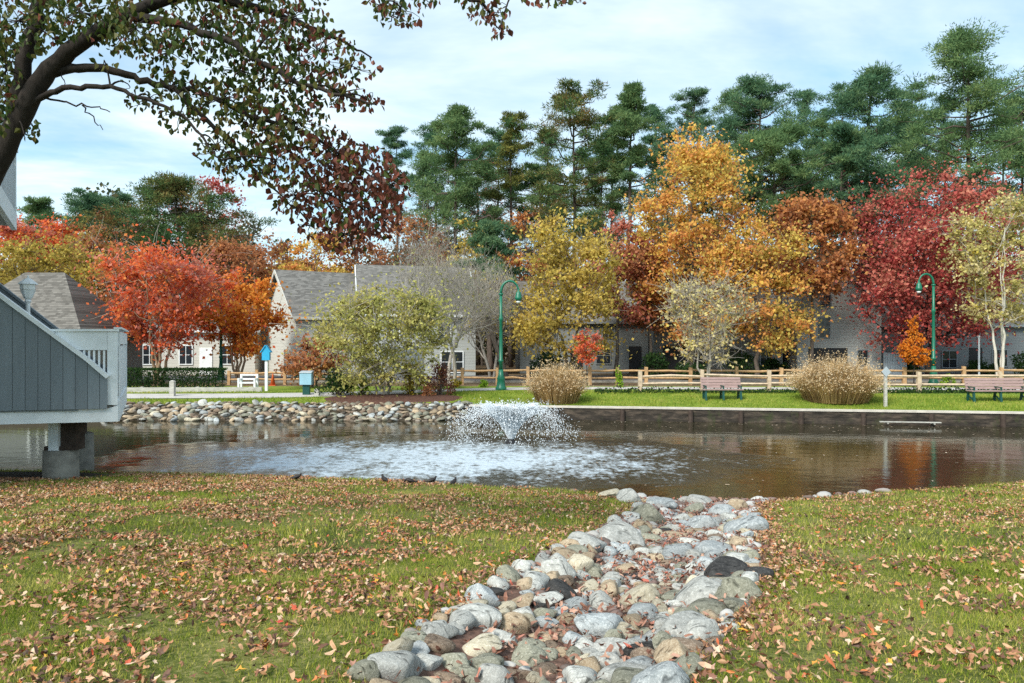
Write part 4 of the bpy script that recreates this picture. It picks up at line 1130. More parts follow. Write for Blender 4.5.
broadleaf('maple_tree', 'small rusty tree before the gabled house wall, left of the willow', 'small tree', 314, 42, 336, 372, 30, 'rust', 'bark', 2200, 0.15, 30, 3, 0.06, 'dome', 23, None, twigs=5)
bare_tree('bare_tree', 'leafless pale grey tree with a wide twiggy crown, right of the willow', 452, 44, 204, 370, 66, 'bark_grey', 31, 0.12, 2, None, 'willow', 900, 0.14)
bare_tree('bare_tree', 'leafless brown grey tree behind the russet overhanging leaves', 392, 64, 190, 300, 48, 'bark', 32, 0.16, 1, None, 'rust', 450, 0.2)
broadleaf('sparse_tree', 'sparse pale twiggy tree with cream and yellow leaves behind the left bench', 'tree', 706, 43, 272, 366, 50, 'paleleaf', 'bark_grey', 1150, 0.16, 70, 3, 0.08, 'vase', 33, None, twigs=14)
bare_tree('bare_tree', 'thin bare tree top beside the olive yellow pine', 524, 72, 118, 250, 26, 'bark', 34, 0.14, 1, None, 'pinkred', 260, 0.22)
bare_tree('bare_tree', 'slender pale bare tree against the sky left of the golden tree', 256, 82, 186, 260, 15, 'bark_grey', 35, 0.13, 1, None, None, 0)
bare_tree('bare_tree', 'fine reddish bare tree top right of the high rusty evergreen', 214, 74, 166, 240, 32, 'bark', 36, 0.14, 1, None, 'crimson', 350, 0.22)
bare_tree('bare_tree', 'bare tree standing behind the green lamp post by the yellow tree', 492, 52, 250, 370, 32, 'bark_grey', 37, 0.12, 2, None, 'yellowolive', 500, 0.18)
for k, (lab, px, d, top, hw, lf, nl_) in enumerate([('thin bare pinkish tree between the round topped and olive pines', 482, 79, 132, 30, 'pinkred', 700), ('thin bare tree with pinkish leaves left of the pointed pine', 545, 80, 122, 30, 'pinkred', 900),
        ('bare brown tree between the pointed and narrow pines', 604, 82, 126, 26, 'rust', 700), ('bare tree with orange leaf remnants right of the narrow pine', 664, 80, 122, 26, 'orangebrown', 900),
        ('bare pinkish tree below the far gappy pine top', 800, 78, 124, 30, 'pinkred', 900), ('bare pinkish tree left of the tallest pine, above the crimson tree', 900, 78, 118, 28, 'pinkred', 800), ('bare grey tree just right of the russet overhanging leaves', 424, 78, 150, 30, 'rust', 500)]):
    bare_tree('bare_tree', lab, px, d, top, 260, hw, 'bark', 70 + k, 0.14, 1, None, lf, nl_, 0.2)
# leaning pale trunk by the left lamp
m_ = MB(); a = P(508, 378, 49); b_ = P(486, 318, 49); c_ = P(470, 262, 50)
t_ = thing('leaning_tree', 'pale leaning trunk with a forked bare top behind the left green lamp', 'tree', (a[0], 49, PLAT))
a[2] = PLAT - 0.1; m_.tube(bez(a, b_, c_, 9), np.linspace(0.2, 0.05, 9), 8); m_.tube(bez(b_, P(500, 280, 49.5), P(520, 240, 50), 6), np.linspace(0.09, 0.02, 6), 6); m_.build('trunk', M['bark'], t_, True)

# the far woods as one mass of leaves and stems behind everything
def far_woods():
    r_ = np.random.default_rng(77); C = []
    for k in range(1500):
        x = r_.uniform(-100, 100); y = r_.uniform(76, 114); h = 7 + 12 * vnoise(np.array([x + 200]), np.array([y]), 0.09, 3)[0] + r_.uniform(-1.5, 2)
        C.append((x, y, PLAT + r_.uniform(0.1, 1.0) * h, r_.uniform(1.1, 2.4)))
    C = np.array(C); idx = np.repeat(np.arange(len(C)), 120); n = len(idx)
    v = r_.normal(size=(n, 3)); v /= np.linalg.norm(v, axis=1)[:, None]
    V, q = leaf_quads(C[idx, :3] + v * C[idx, 3][:, None] * (r_.random(n) ** 0.5)[:, None], 0.5, 0.75, 0.1, r_)
    V[:, 2] = np.maximum(V[:, 2], PLAT + 0.05)
    o = mk('far_woods', V, q, M['woods']); tag(o, 'dim mixed woodland filling the gaps far behind the houses', 'woods', kind='stuff')
    m_ = MB()
    for k in range(260):
        x = r_.uniform(-100, 100); y = r_.uniform(78, 112); h = r_.uniform(6, 13)
        m_.tube([(x, y, PLAT - 0.1), (x + r_.normal(0, 0.3), y, PLAT + h / 2), (x + r_.normal(0, 0.6), y, PLAT + h)], [0.22, 0.15, 0.05], 5, False)
        for _ in range(7):
            z = PLAT + h * r_.uniform(0.35, 0.95); a = r_.uniform(0, 6.28); L = r_.uniform(1, 3.4)
            m_.tube([(x, y, z), (x + L * .6 * math.cos(a), y + L * .6 * math.sin(a), z + L * .4), (x + L * math.cos(a), y + L * math.sin(a), z + L * .9)], [0.07, 0.04, 0.015], 3, False)
    o = m_.build('far_trunks', M['bark'], None, True); tag(o, 'grey trunks and bare limbs of the far woodland', 'woods', kind='stuff')
far_woods()

# ------------------------------------------------------------------ shrubs, hedge, grasses
def shrub(name, label, px, d, top, bot, hw, leaf, n, ls, seed, depth=1.0, group=None, twigcol='bark', cat='shrub'):
    r_ = np.random.default_rng(4000 + seed); x = (px - CX) / F * d; zb = float(ground_z(x, d)); h = (EYE - (top - CY) / F * d) - zb; rx = hw / F * d
    root = thing(name, label, cat, (x, d, zb), group)
    nc = 26; a = r_.uniform(0, 6.283, nc); el = r_.uniform(0.02, 1, nc); rr = np.sqrt(1 - el ** 2 * 0.9) * r_.uniform(0.35, 0.85, nc)
    C = np.stack([x + rx * rr * np.cos(a), d + rx * depth * rr * np.sin(a), zb + 0.1 * h + 0.72 * h * el], -1)
    w = MB()
    for c in C: w.tube(bez(np.array([x + r_.normal(0, .08), d + r_.normal(0, .08), zb - 0.05]), np.array([x + (c[0] - x) * .3, d + (c[1] - d) * .3, (zb + c[2]) / 2]), c, 4), np.linspace(0.02, 0.007, 4), 4, False)
    w.build('stem', M[twigcol], root)
    idx = r_.integers(nc, size=n); v = r_.normal(size=(n, 3)); v /= np.linalg.norm(v, axis=1)[:, None]
    pts = C[idx] + v * (r_.random(n) ** 0.4)[:, None] * np.array([rx * 0.3, rx * 0.3 * depth, h * 0.24]); pts[:, 2] = np.maximum(pts[:, 2], zb + 0.03)
    V, q = leaf_quads(pts, ls, 0.6, 0, r_); mk('foliage', V, q, M[leaf], root)
    return root


shrub('evergreen_shrub', 'dark green low shrub at the left foot of the willow', 338, 36.3, 368, 396, 21, 'darkgreen', 2200, 0.1, 1)
shrub('yellow_shrub', 'golden yellow shrub at the right foot of the willow', 412, 36.4, 364, 391, 19, 'yellowshrub', 1700, 0.1, 2)
shrub('brown_shrub', 'reddish brown rounded shrub at the right end of the mulch bed', 440, 36.6, 361, 392, 17, 'brownshrub', 1800, 0.1, 3)
shrub('brown_shrub', 'tiny rust brown shrub before the reddish brown one', 428, 35.6, 384, 396, 8, 'rust', 500, 0.08, 4)
shrub('yellow_shrub', 'small lime yellow shrub under the willow branches', 362, 36.2, 362, 388, 11, 'limegreen', 700, 0.09, 5)
shrub('evergreen_shrub', 'round dark bush beside the gabled house wall', 304, 47, 360, 378, 14, 'darkgreen', 1300, 0.13, 6)
shrub('lime_plant', 'bright lime tall plant before the split rail fence, right of the centre grass', 619, 41.8, 364, 388, 4.5, 'limegreen', 420, 0.12, 7)
shrub('lime_plant', 'bright green low plant left of the left lamp base', 484, 42.2, 379, 389, 6, 'limegreen', 300, 0.12, 8)
shrub('lime_plant', 'bright green low plant behind the near rails, right of right lamp', 948, 43.6, 374, 385, 8, 'limegreen', 350, 0.12, 9)
shrub('lime_plant', 'yellowish low plant by the path at the bare tree foot', 456, 42.0, 378, 389, 8, 'yellowshrub', 300, 0.12, 10)
for k, (px, top, hw, d) in enumerate([(655, 352, 20, 52), (745, 352, 26, 54), (690, 360, 22, 50.2), (545, 350, 24, 55), (775, 358, 16, 56.5), (905, 356, 14, 57), (985, 358, 22, 57.5), (1035, 350, 24, 56)]):
    shrub('evergreen_shrub', ['dark shrub behind the fence, below the flame orange tree', 'dark shrub behind the left bench, below the amber tree', 'low dark shrub just left of the left bench, beyond the fence', 'dark shrub under the yellow gold tree',
          'dark shrub left of the grey gabled house', 'small dark shrub by the pale fence panel', 'dark shrub left of the birch trunks', 'dark shrub beyond the right bench, at the photo edge'][k], px, d, top, 380, hw, 'darkgreen', 1500, 0.17, 20 + k, group='dark shrubs along the houses')


def grass_clump(label, px, d, hw, top, seed, n=2600, plumes=260, twotone=True):
    r_ = np.random.default_rng(5000 + seed); x = (px - CX) / F * d; zb = float(ground_z(x, d)); h = (EYE - (top - CY) / F * d) - zb; rx = hw / F * d
    root = thing('ornamental_grass', label, 'ornamental grass', (x, d, zb))
    a = r_.uniform(0, 6.283, n); s = np.sqrt(r_.random(n)); L = h * r_.uniform(0.55, 0.98, n)
    L = L * (1 - 0.5 * s ** 2.2)
    b0 = np.stack([x + rx * 0.62 * s * np.cos(a), d + rx * 0.62 * s * np.sin(a), np.full(n, zb - 0.03)], -1)
    out = np.stack([np.cos(a), np.sin(a), np.zeros(n)], -1)
    spread = (rx * (0.12 + 0.32 * s))[:, None] * out * r_.uniform(0.6, 1.25, n)[:, None]
    P1 = b0 + spread * 0.35 + np.array([0, 0, 1]) * (L * 0.6)[:, None]
    P2 = b0 + spread + np.array([0, 0, 1]) * (L * r_.uniform(0.78, 1.0, n))[:, None] + r_.normal(0, 0.05, (n, 3))
    sd = np.cross(out, [0, 0, 1.0]) + r_.normal(0, 0.4, (n, 3)); sd /= np.linalg.norm(sd, axis=1)[:, None]; w = 0.013
    V = np.stack([b0 - sd * w, b0 + sd * w, P1 + sd * w, P1 - sd * w, P2], 1).reshape(-1, 3); i = np.arange(n)[:, None] * 5
    mk('blades', V, [i + np.array([0, 1, 2, 3]), i + np.array([3, 2, 4])], M['dryblade'], root)
    k = r_.integers(n, size=plumes * 12); ctr = P2[k] + r_.normal(0, 0.03, (len(k), 3)); ctr[:, 2] += r_.uniform(-0.18, 0.16, len(k))
    V, q = leaf_quads(ctr, 0.075, 0.45, 0, r_); mk('plumes', V, q, M['plume'], root)


M['dryblade'] = leafmat('dry grass blades', [(0.05, (0.16, 0.1, 0.05)), (0.5, (0.46, 0.32, 0.15)), (0.95, (0.7, 0.5, 0.24))], 1.2, 0.3)
M['plume'] = leafmat('feathery plumes', [(0.05, (0.58, 0.37, 0.18)), (0.5, (0.78, 0.58, 0.34)), (0.95, (0.88, 0.78, 0.6))], 1.2, 0.3)
grass_clump('rounded tan ornamental grass clump at the centre of the far shore', 557, 34.2, 32, 354, 1, 2800, 330)
grass_clump('largest feathery ornamental grass clump, between the two benches', 836, 33.6, 47, 346, 2, 3800, 620)

shrub('weed_tuft', 'green weeds sprouting from the dark timber wall below the right bench', 984, 30.15, 415, 425, 15, 'limegreen', 420, 0.09, 31, 0.3, cat='weeds')
shrub('weed_tuft', 'straggly pale weeds on the dark timber wall below the large grass clump', 813, 30.98, 409, 420, 10, 'yellowshrub', 160, 0.08, 32, 0.3, cat='weeds')


def hedge():
    r_ = np.random.default_rng(9); a = P(118, 390, 39.2); b_ = P(227, 390, 39.8)
    root = thing('clipped_hedge', 'clipped dark green box hedge at the left, under the red orange tree', 'hedge', ((a[0] + b_[0]) / 2, 39.5, PLAT))
    h = EYE - (369 - CY) / F * 39.5 - PLAT; n = 9000
    u = r_.random(n); x = a[0] + (b_[0] - a[0]) * u; y = 39.5 + r_.uniform(-0.5, 0.5, n); z = PLAT + r_.uniform(0.02, 1, n) * h
    f = r_.integers(3, size=n); y = np.where(f == 0, 39.0 + r_.normal(0, 0.03, n), y); z = np.where(f == 1, PLAT + h + r_.normal(0, 0.03, n), z)
    V, q = leaf_quads(np.stack([x, y, z], -1), 0.1, 0.6, 0, r_); mk('foliage', V, q, M['darkgreen'], root)
    m_ = MB()
    for k in range(16):
        xx = a[0] + (b_[0] - a[0]) * (k + .5) / 16; m_.tube([(xx, 39.5, PLAT - .05), (xx + r_.normal(0, .1), 39.5, PLAT + h * .8)], [0.035, 0.012], 5)
    m_.build('stem', M['bark_dark'], root)
hedge()
# ivy and low leaves along the near fence
r_ = np.random.default_rng(12); n = 5200; x = r_.uniform(4.2, 26, n); y = 37.4 + r_.normal(0, 0.35, n) - 0.05 * (x - 5) * 0; z = PLAT + np.abs(r_.normal(0, 0.13, n)) * (0.3 + vnoise(x, y, 0.9, 6) * 1.2)
V, q = leaf_quads(np.stack([x, y, z], -1), 0.11, 0.7, 0, r_); tag(mk('ground_cover', V, q, M['darkgreen']), 'dark green low ground cover along the near split rail fence', 'ground cover', kind='stuff')

# ------------------------------------------------------------------ overhanging maple on the left
def overhang():
    r_ = np.random.default_rng(42); D = 7.6
    bz = float(ground_z(-6.3, 7.6))
    root = thing('maple_tree', 'dark limbed maple leaning in from the left with leaves over the water', 'tree', (-6.35, D, bz))
    w = MB()
    def limb(pix, r0, r1, k=8, dd=0.0, bend=0.0):
        pts = np.array([P(px, py, D + dd * i / max(len(pix) - 1, 1) + bend * math.sin(3.1 * i / max(len(pix) - 1, 1))) for i, (px, py) in enumerate(pix)])
        m = 4 * (len(pts) - 1) + 1; tt = np.linspace(0, len(pts) - 1, m); ii = np.arange(len(pts))
        sm = np.stack([np.interp(tt, ii, pts[:, c]) for c in range(3)], -1)
        sm[1:-1] = (sm[:-2] + 2 * sm[1:-1] + sm[2:]) / 4; sm[1:-1] += r_.normal(0, 0.012, (m - 2, 3))
        w.tube(sm, np.linspace(r0, r1, m), k); return sm
    trunk = [(-108, 560), (-86, 420), (-52, 280), (-12, 182), (18, 120), (42, 78), (78, 44), (125, 16), (180, -8), (250, -30), (330, -60)]
    pts = limb(trunk, 0.145, 0.04); 
    pts2 = np.array([(-6.35, D, bz - 0.1), P(-108, 560, D)]); w.tube(pts2, [0.2, 0.145], 8)
    limb([(14, 124), (22, 70), (34, 25), (52, -30), (80, -110)], 0.09, 0.04)
    limb([(-30, 225), (-42, 120), (-30, 20), (-10, -80)], 0.08, 0.04)
    L = []
    L.append(limb([(46, 74), (80, 67), (112, 70), (140, 80), (172, 86), (210, 96), (250, 116), (290, 150), (322, 192), (340, 225)], 0.05, 0.01, 6, 0.5))
    L.append(limb([(20, 114), (42, 95), (70, 87), (104, 85), (132, 95), (158, 104), (182, 116), (206, 142), (222, 160)], 0.034, 0.008, 6, -0.5))
    L.append(limb([(128, 16), (180, 24), (225, 40), (262, 62), (300, 84), (345, 98), (376, 104)], 0.05, 0.008, 6, -0.8))
    L.append(limb([(180, -6), (240, 4), (300, 22), (340, 40), (372, 58)], 0.05, 0.008, 6, 0.7))
    L.append(limb([(172, 86), (205, 120), (238, 150), (262, 178), (290, 205)], 0.03, 0.008, 5, 0.3))
    L.append(limb([(250, 116), (300, 128), (350, 160), (390, 190)], 0.025, 0.007, 5, 0.8))
    L.append(limb([(322, 192), (345, 200), (372, 215), (385, 235)], 0.016, 0.006, 5, 0.3))
    L.append(limb([(330, -60), (400, -30), (450, -12), (490, 8), (500, 30)], 0.05, 0.006, 5, 0.4))
    L.append(limb([(400, -30), (470, -28), (530, -12), (572, 4)], 0.03, 0.006, 5, -0.3))
    L.append(limb([(400, -30), (405, -10), (400, 12), (388, 22)], 0.02, 0.005, 5, 0.3))
    limb([(46, 98), (70, 104), (92, 106), (110, 112)], 0.012, 0.005, 5, -0.2); limb([(82, 105), (92, 118), (103, 130)], 0.009, 0.004, 5, 0.1)
    limb([(60, 68), (63, 78), (65, 88)], 0.008, 0.003, 4)
    # leaf clusters: px, py, half width, half height, density, russet share
    CL = [(20, 20, 46, 34, 1.05, .1), (80, 12, 56, 24, 1.1, .1), (135, 28, 44, 26, 1.0, .1), (-18, 80, 34, 60, .9, .05), (6, 70, 14, 45, .7, .1), (168, 52, 34, 24, .75, .1), (205, 22, 44, 34, .95, .15), (252, 22, 40, 40, .9, .2), (292, 18, 36, 26, .8, .3),
          (318, 52, 36, 26, .8, .35), (352, 66, 26, 14, .65, .45), (340, 94, 26, 14, .75, .4), (370, 102, 14, 10, .9, .75), (288, 84, 44, 28, .95, .2), (240, 70, 36, 26, .65, .1), (222, 98, 40, 22, .8, .08), (180, 84, 24, 14, .6, .08),
          (150, 98, 24, 12, .55, .05), (180, 116, 22, 14, .6, .05), (252, 128, 40, 28, 1.15, .12), (216, 146, 24, 20, .7, .1), (296, 122, 34, 26, .95, .25), (245, 166, 26, 17, .75, .15), (276, 160, 28, 24, 1.0, .3), (296, 196, 24, 20, .75, .5),
          (326, 156, 34, 28, 1.25, .65), (362, 168, 32, 26, 1.2, .8), (392, 186, 17, 20, 1.0, .85), (330, 198, 32, 28, 1.25, .7), (366, 206, 34, 26, 1.3, .9), (344, 234, 26, 18, 1.1, .9), (384, 222, 20, 17, .8, .85), (310, 226, 16, 12, .5, .7),
          (398, 12, 24, 13, .85, .3), (384, 2, 18, 8, .8, .2), (424, -4, 20, 8, .8, .3), (488, 10, 20, 14, .9, .55), (500, 28, 10, 9, .9, .6), (470, -2, 14, 8, .8, .3), (548, -2, 26, 7, .8, .5), (575, 0, 10, 4, .7, .5), (104, 60, 18, 6, .35, .05), (128, 84, 10, 7, .35, .05), (34, 128, 7, 10, .7, .05), (24, 134, 6, 6, .7, .05),
          (150, -20, 120, 18, .6, .1), (320, -22, 90, 18, .5, .2)]
    pos = {0: [], 1: []}; allL = np.concatenate(L + [pts])
    for cx_, cy_, hw, hh, den, rus in CL:
        n = int(math.pi * hw * hh * den / 10.8); a = r_.uniform(0, 6.283, n); s = np.sqrt(r_.random(n))
        dz = D + np.clip(r_.normal(0.1, 0.55, n), -1.2, 1.4)
        q_ = np.stack([P(cx_ + hw * s_ * math.cos(a_) * 1.05, cy_ + hh * s_ * math.sin(a_) * 1.05, d_) for a_, s_, d_ in zip(a, s, dz)]) if n else np.zeros((0, 3))
        rmask = r_.random(n) < rus
        pos[0].append(q_[~rmask]); pos[1].append(q_[rmask])
        # twigs reach from the nearest limb to the cluster, then out among its leaves
        c = P(cx_, cy_, D + r_.uniform(-0.3, 0.3)); j = np.argmin(np.linalg.norm(allL - c, axis=1))
        if hw < 60: w.tube(bez(allL[j], (allL[j] + c) / 2 + np.array([0, 0, 0.08]), c, 5), np.linspace(0.011, 0.006, 5), 4, False)
        for k in r_.integers(max(n, 1), size=min(n // 6, 16)) if n else []:
            w.tube(bez(c, (c + q_[k]) / 2 + r_.normal(0, 0.05, 3), q_[k], 4), np.linspace(0.006, 0.0025, 4), 3, False)
    w.build('trunk', M['bark_dark'], root, True)
    for k, nm in ((0, 'mapleleaf'), (1, 'maplered')):
        Q = np.concatenate(pos[k]); n = len(Q)
        ax = r_.normal(0, 0.55, (n, 3)); ax[:, 2] -= 1.0; ax /= np.linalg.norm(ax, axis=1)[:, None]
        sd = np.cross(ax, r_.normal(size=(n, 3))); sd /= np.linalg.norm(sd, axis=1)[:, None]; nn = np.cross(ax, sd)
        L_ = 0.072 * r_.uniform(0.65, 1.25, n)[:, None]; W = L_ * r_.uniform(0.3, 0.44, n)[:, None]; fold = nn * W * 0.5
        V = np.stack([Q, Q + ax * L_ * .35 + sd * W * .85 + fold, Q + ax * L_ * .6 + sd * W * .8 + fold, Q + ax * L_, Q + ax * L_ * .6 - sd * W * .8 + fold, Q + ax * L_ * .35 - sd * W * .85 + fold, Q + ax * L_ * .5], 1).reshape(-1, 3)
        i = np.arange(n)[:, None] * 7
        mk('crown', V, [i + np.array([0, 1, 2, 6]), i + np.array([6, 2, 3, 4]) , i + np.array([0, 6, 4, 5])], M[nm], root)
        print('maple leaves', nm, n)
overhang()
# ------------------------------------------------------------------ houses
def house(name, label, x, y, ang, W, D_, eave, ridge, wall, roof, base=PLAT, gable_axis=0, wins=(), over=0.35, doors=(), trim='white_paint', hip=0.0, chimney=None, cat='house', dark=()):
    """front left corner (x,y); local X runs along the front (rotated by ang), local Y goes back. gable_axis 0: ridge along X, 1: ridge along Y"""
    root = thing(name, label, cat, (x, y, base)); ca, sa = math.cos(ang), math.sin(ang)
    T = lambda p: np.array([x + ca * p[0] - sa * p[1], y + sa * p[0] + ca * p[1], p[2]])
    TT = lambda L: [T(p) for p in L]
    e, r_ = eave, ridge
    m_ = MB()
    if gable_axis == 0:
        poly = [(0, 0, base - .1), (0, D_, base - .1), (0, D_, e), (0, D_ / 2, r_ - .12), (0, 0, e)] if not hip else [(0, 0, base - .1), (0, D_, base - .1), (0, D_, e), (0, 0, e)]
        m_.prism(TT(poly), T((W, 0, 0)) - T((0, 0, 0)))
    else:
        m_.prism(TT([(0, 0, base - .1), (0, 0, e), (W / 2, 0, r_ - .12), (W, 0, e), (W, 0, base - .1)]), T((0, D_, 0)) - T((0, 0, 0)))
    m_.build('wall', M[wall], root)
    rf = MB(); th = 0.14
    if gable_axis == 0:
        s = (r_ - e) / (D_ / 2)
        for sg in (0, 1):
            y0, y1 = (-over, D_ / 2) if sg == 0 else (D_ + over, D_ / 2)
            zlo = e - over * s
            b = [(-over, y0, zlo), (W + over, y0, zlo), (W + over - hip, y1, r_), (-over + hip, y1, r_)]
            rf.hexa(TT(b), TT([(p[0], p[1], p[2] + th) for p in b]))
        if hip:
            for X0, X1 in ((-over, -over + hip), (W + over, W + over - hip)):
                b = [(X0, -over, e - over * s), (X0, D_ + over, e - over * s), (X1, D_ / 2, r_ - .004), (X1, D_ / 2 - 0.01, r_ - .004)]
                rf.hexa(TT(b), TT([(p[0], p[1], p[2] + th - .004) for p in b]))
    else:
        s = (r_ - e) / (W / 2)
        for sg in (0, 1):
            x0 = -over if sg == 0 else W + over; zlo = e - over * s
            b = [(x0, -over, zlo), (x0, D_ + over, zlo), (W / 2, D_ + over, r_), (W / 2, -over, r_)]
            rf.hexa(TT(b), TT([(p[0], p[1], p[2] + th) for p in b]))
    ro = rf.build('roof', M[roof], root)
    if not hip:
        tm = MB()
        if gable_axis == 0:
            for X in (-over - 0.03, W + over + 0.03):
                tm.beam(T((X, -over, e - over * s + .02)), T((X, D_ / 2, r_ + .02)), 0.06, 0.24); tm.beam(T((X, D_ + over, e - over * s + .02)), T((X, D_ / 2, r_ + .02)), 0.06, 0.24)
            tm.beam(T((-over, -over - 0.04, e - over * s + .04)), T((W + over, -over - 0.04, e - over * s + .04)), 0.07, 0.2)
        else:
            for x0 in (-over, W + over): tm.beam(T((x0, -over - .03, e - over * s + .02)), T((W / 2, -over - .03, r_ + .02)), 0.06, 0.24)
        tm.build('trim', M[trim], root)
    for (face, u, z, w, h) in wins:      # face f(ront) or l(eft end)
        c = T((u, -0.03, z)) if face == 'f' else T((-0.03, u, z)); ax = T((1, 0, 0)) - T((0, 0, 0)) if face == 'f' else T((0, 1, 0)) - T((0, 0, 0)); n_ = np.cross(ax, [0, 0, 1.0])
        if face == 'l': n_ = -n_
        f_ = MB(); k = 0.07
        for sx in (-1, 1): f_.obox(c + ax * sx * (w / 2 + k / 2), ax, n_, (0, 0, 1), k / 2, 0.05, h / 2 + k)
        for sz in (-1, 1): f_.obox(c + np.array([0, 0, sz * (h / 2 + k / 2)]), ax, n_, (0, 0, 1), w / 2, 0.048, k / 2)
        f_.obox(c, ax, n_, (0, 0, 1), w / 2, 0.03, 0.022); f_.obox(c, ax, n_, (0, 0, 1), 0.02, 0.028, h / 2)
        wo = f_.build('window', M[trim], root); g_ = MB(); g_.obox(c - n_ * 0.01, ax, n_, (0, 0, 1), w / 2 - 0.002, 0.012, h / 2 - 0.002); g_.build('pane', M['window'], wo)
    for (u, w, h, mat) in doors:
        d_ = MB(); d_.obox(T((u, -0.02, base + h / 2)), T((1, 0, 0)) - T((0, 0, 0)), T((0, 1, 0)) - T((0, 0, 0)), (0, 0, 1), w / 2, 0.05, h / 2); d_.build('garage_door' if w > 1.5 else 'door', M[mat], root)
    if chimney:
        c = MB(); c.obox(T((chimney[0], D_ / 2 + .3, ridge + .5)), T((1, 0, 0)) - T((0, 0, 0)), T((0, 1, 0)) - T((0, 0, 0)), (0, 0, 1), .35, .35, .9); c.build('chimney', M[wall], ro)
    return root


a = P(296, 316, 52)
house('house', 'grey roofed house with a pale gable end facing left, behind the willow', a[0], 52, R(31), 8.2, 9.5, 5.3, 8.75, 'side_white', 'shingle', wins=[('f', 1.9, 3.9, .9, 1.2), ('f', 4.6, 3.9, .9, 1.2), ('l', 2.6, 2.1, 0.9, 1.5), ('f', 2.6, 1.95, 1.1, 1.3)], doors=[(5.6, .95, 2.05, 'grey_trim')], trim='side_white')
a = P(364, 316, 54.5)
house('house', 'taller grey roofed house right of the pale gable, behind the bare tree', a[0], 54.0, R(14), 8.4, 9.5, 5.6, 9.4, 'side_grey', 'shingle', wins=[('f', 2.2, 4.2, .9, 1.2), ('f', 6.0, 4.2, .9, 1.2), ('f', 6.6, 1.9, 1.6, 1.5)], doors=[(3.2, 2.4, 2.2, 'side_dark')])
house('house', 'low shingled roof building at the left edge beyond the deck', P(-70, 330, 41)[0], 41, R(0), 8.3, 7.0, 4.0, 7.45, 'side_mid', 'shingle_tan', hip=3.3, wins=[('f', 3, 2.2, .9, 1.2), ('f', 6, 2.2, .9, 1.2)])
house('house', 'white sided house half hidden behind the hedge and red tree', P(128, 330, 57)[0], 57, R(6), 9.5, 8, 4.4, 6.6, 'side_white', 'shingle', wins=[('f', 1.6, 2.4, .9, 1.4), ('f', 4.3, 2.4, .9, 1.4), ('f', 7.4, 2.4, .9, 1.4)], doors=[(5.8, .95, 2.1, 'white_paint')])
a = P(520, 330, 60)
house('house', 'long dim grey house behind the yellow gold tree', a[0], 60, R(2), 10.5, 9, 5.2, 8.6, 'side_mid', 'shingle', wins=[('f', 2.2, 2.2, 1.0, 1.3), ('f', 6.8, 2.3, 1.1, 1.3), ('f', 2.5, 4.3, .9, 1.1), ('f', 7.2, 4.3, .9, 1.1)], doors=[(4.6, 1.0, 2.1, 'black'), (9.4, 1.0, 2.2, 'black')], trim='side_mid')
a = P(655, 330, 58)
house('house', 'grey house with a dark garage behind the flame orange tree', a[0], 58.5, R(0), 10.2, 9, 5.0, 8.2, 'side_mid', 'shingle', wins=[('f', 6.4, 2.2, 1.0, 1.3), ('f', 8.9, 2.2, .9, 1.2), ('f', 3.0, 4.1, .9, 1.1)], doors=[(2.4, 3.4, 2.3, 'black')], trim='grey_trim')
a = P(797, 330, 57)
house('house', 'pale grey gable fronted house with dark garage left of the crimson tree', a[0], 57, R(-4), 6.3, 10, 6.0, 9.3, 'side_grey', 'shingle', gable_axis=1, wins=[('f', 2.05, 4.5, .72, 1.5), ('f', 2.1, 6.55, .8, .9), ('f', 4.9, 2.2, .7, 1.1)], doors=[(2.3, 2.9, 2.1, 'black')], trim='grey_trim')
a = P(880, 330, 60)
house('house', 'dark blue grey house behind the crimson tree and right lamp', a[0], 60, R(-2), 14, 9, 4.9, 8.0, 'side_dark', 'shingle', wins=[('f', 5.5, 2.0, 1.1, 1.3), ('f', 5.5, 4.0, 1.0, 1.1), ('f', 9.5, 2.1, 1.1, 1.3)], doors=[(2.4, 1.0, 2.1, 'black'), (7.6, 1.0, 2.1, 'black')], trim='grey_trim')
fp = thing('fence_panel', 'pale vertical board fence panel left of the small orange tree', 'fence', (P(895, 372, 56)[0], 56, PLAT))
m_ = MB(); x0, x1 = P(885, 0, 56)[0], P(905, 0, 56)[0]
for k in range(8): m_.box((x0 + (x1 - x0) * k / 8 + .01, 55.97, PLAT), (x0 + (x1 - x0) * (k + 1) / 8 - .01, 56.0, PLAT + 1.75))
m_.build('boards', M['signgrey'], fp); m_ = MB()
for z in (0.3, 1.4): m_.box((x0, 56.002, PLAT + z), (x1, 56.06, PLAT + z + .1))
for x in (x0 - .06, x1 + .06): m_.box((x - .05, 55.95, PLAT - .1), (x + .05, 56.07, PLAT + 1.85))
m_.build('frame', M['signgrey'], fp)
pl = thing('white_pole', 'slim white pole standing left of the birch trunks', 'pole', (P(979, 0, 50)[0], 50, PLAT)); m_ = MB(); x = P(979, 0, 50)[0]
m_.tube([(x, 50, PLAT - .1), (x, 50, PLAT + 2.9)], 0.06, 8); m_.build('pole', M['white_paint'], pl); m_ = MB(); m_.lathe((x, 50, PLAT + 2.9), [(0.08, 0), (0.09, .05), (0.0, .12)], 10); m_.build('cap', M['white_paint'], pl)

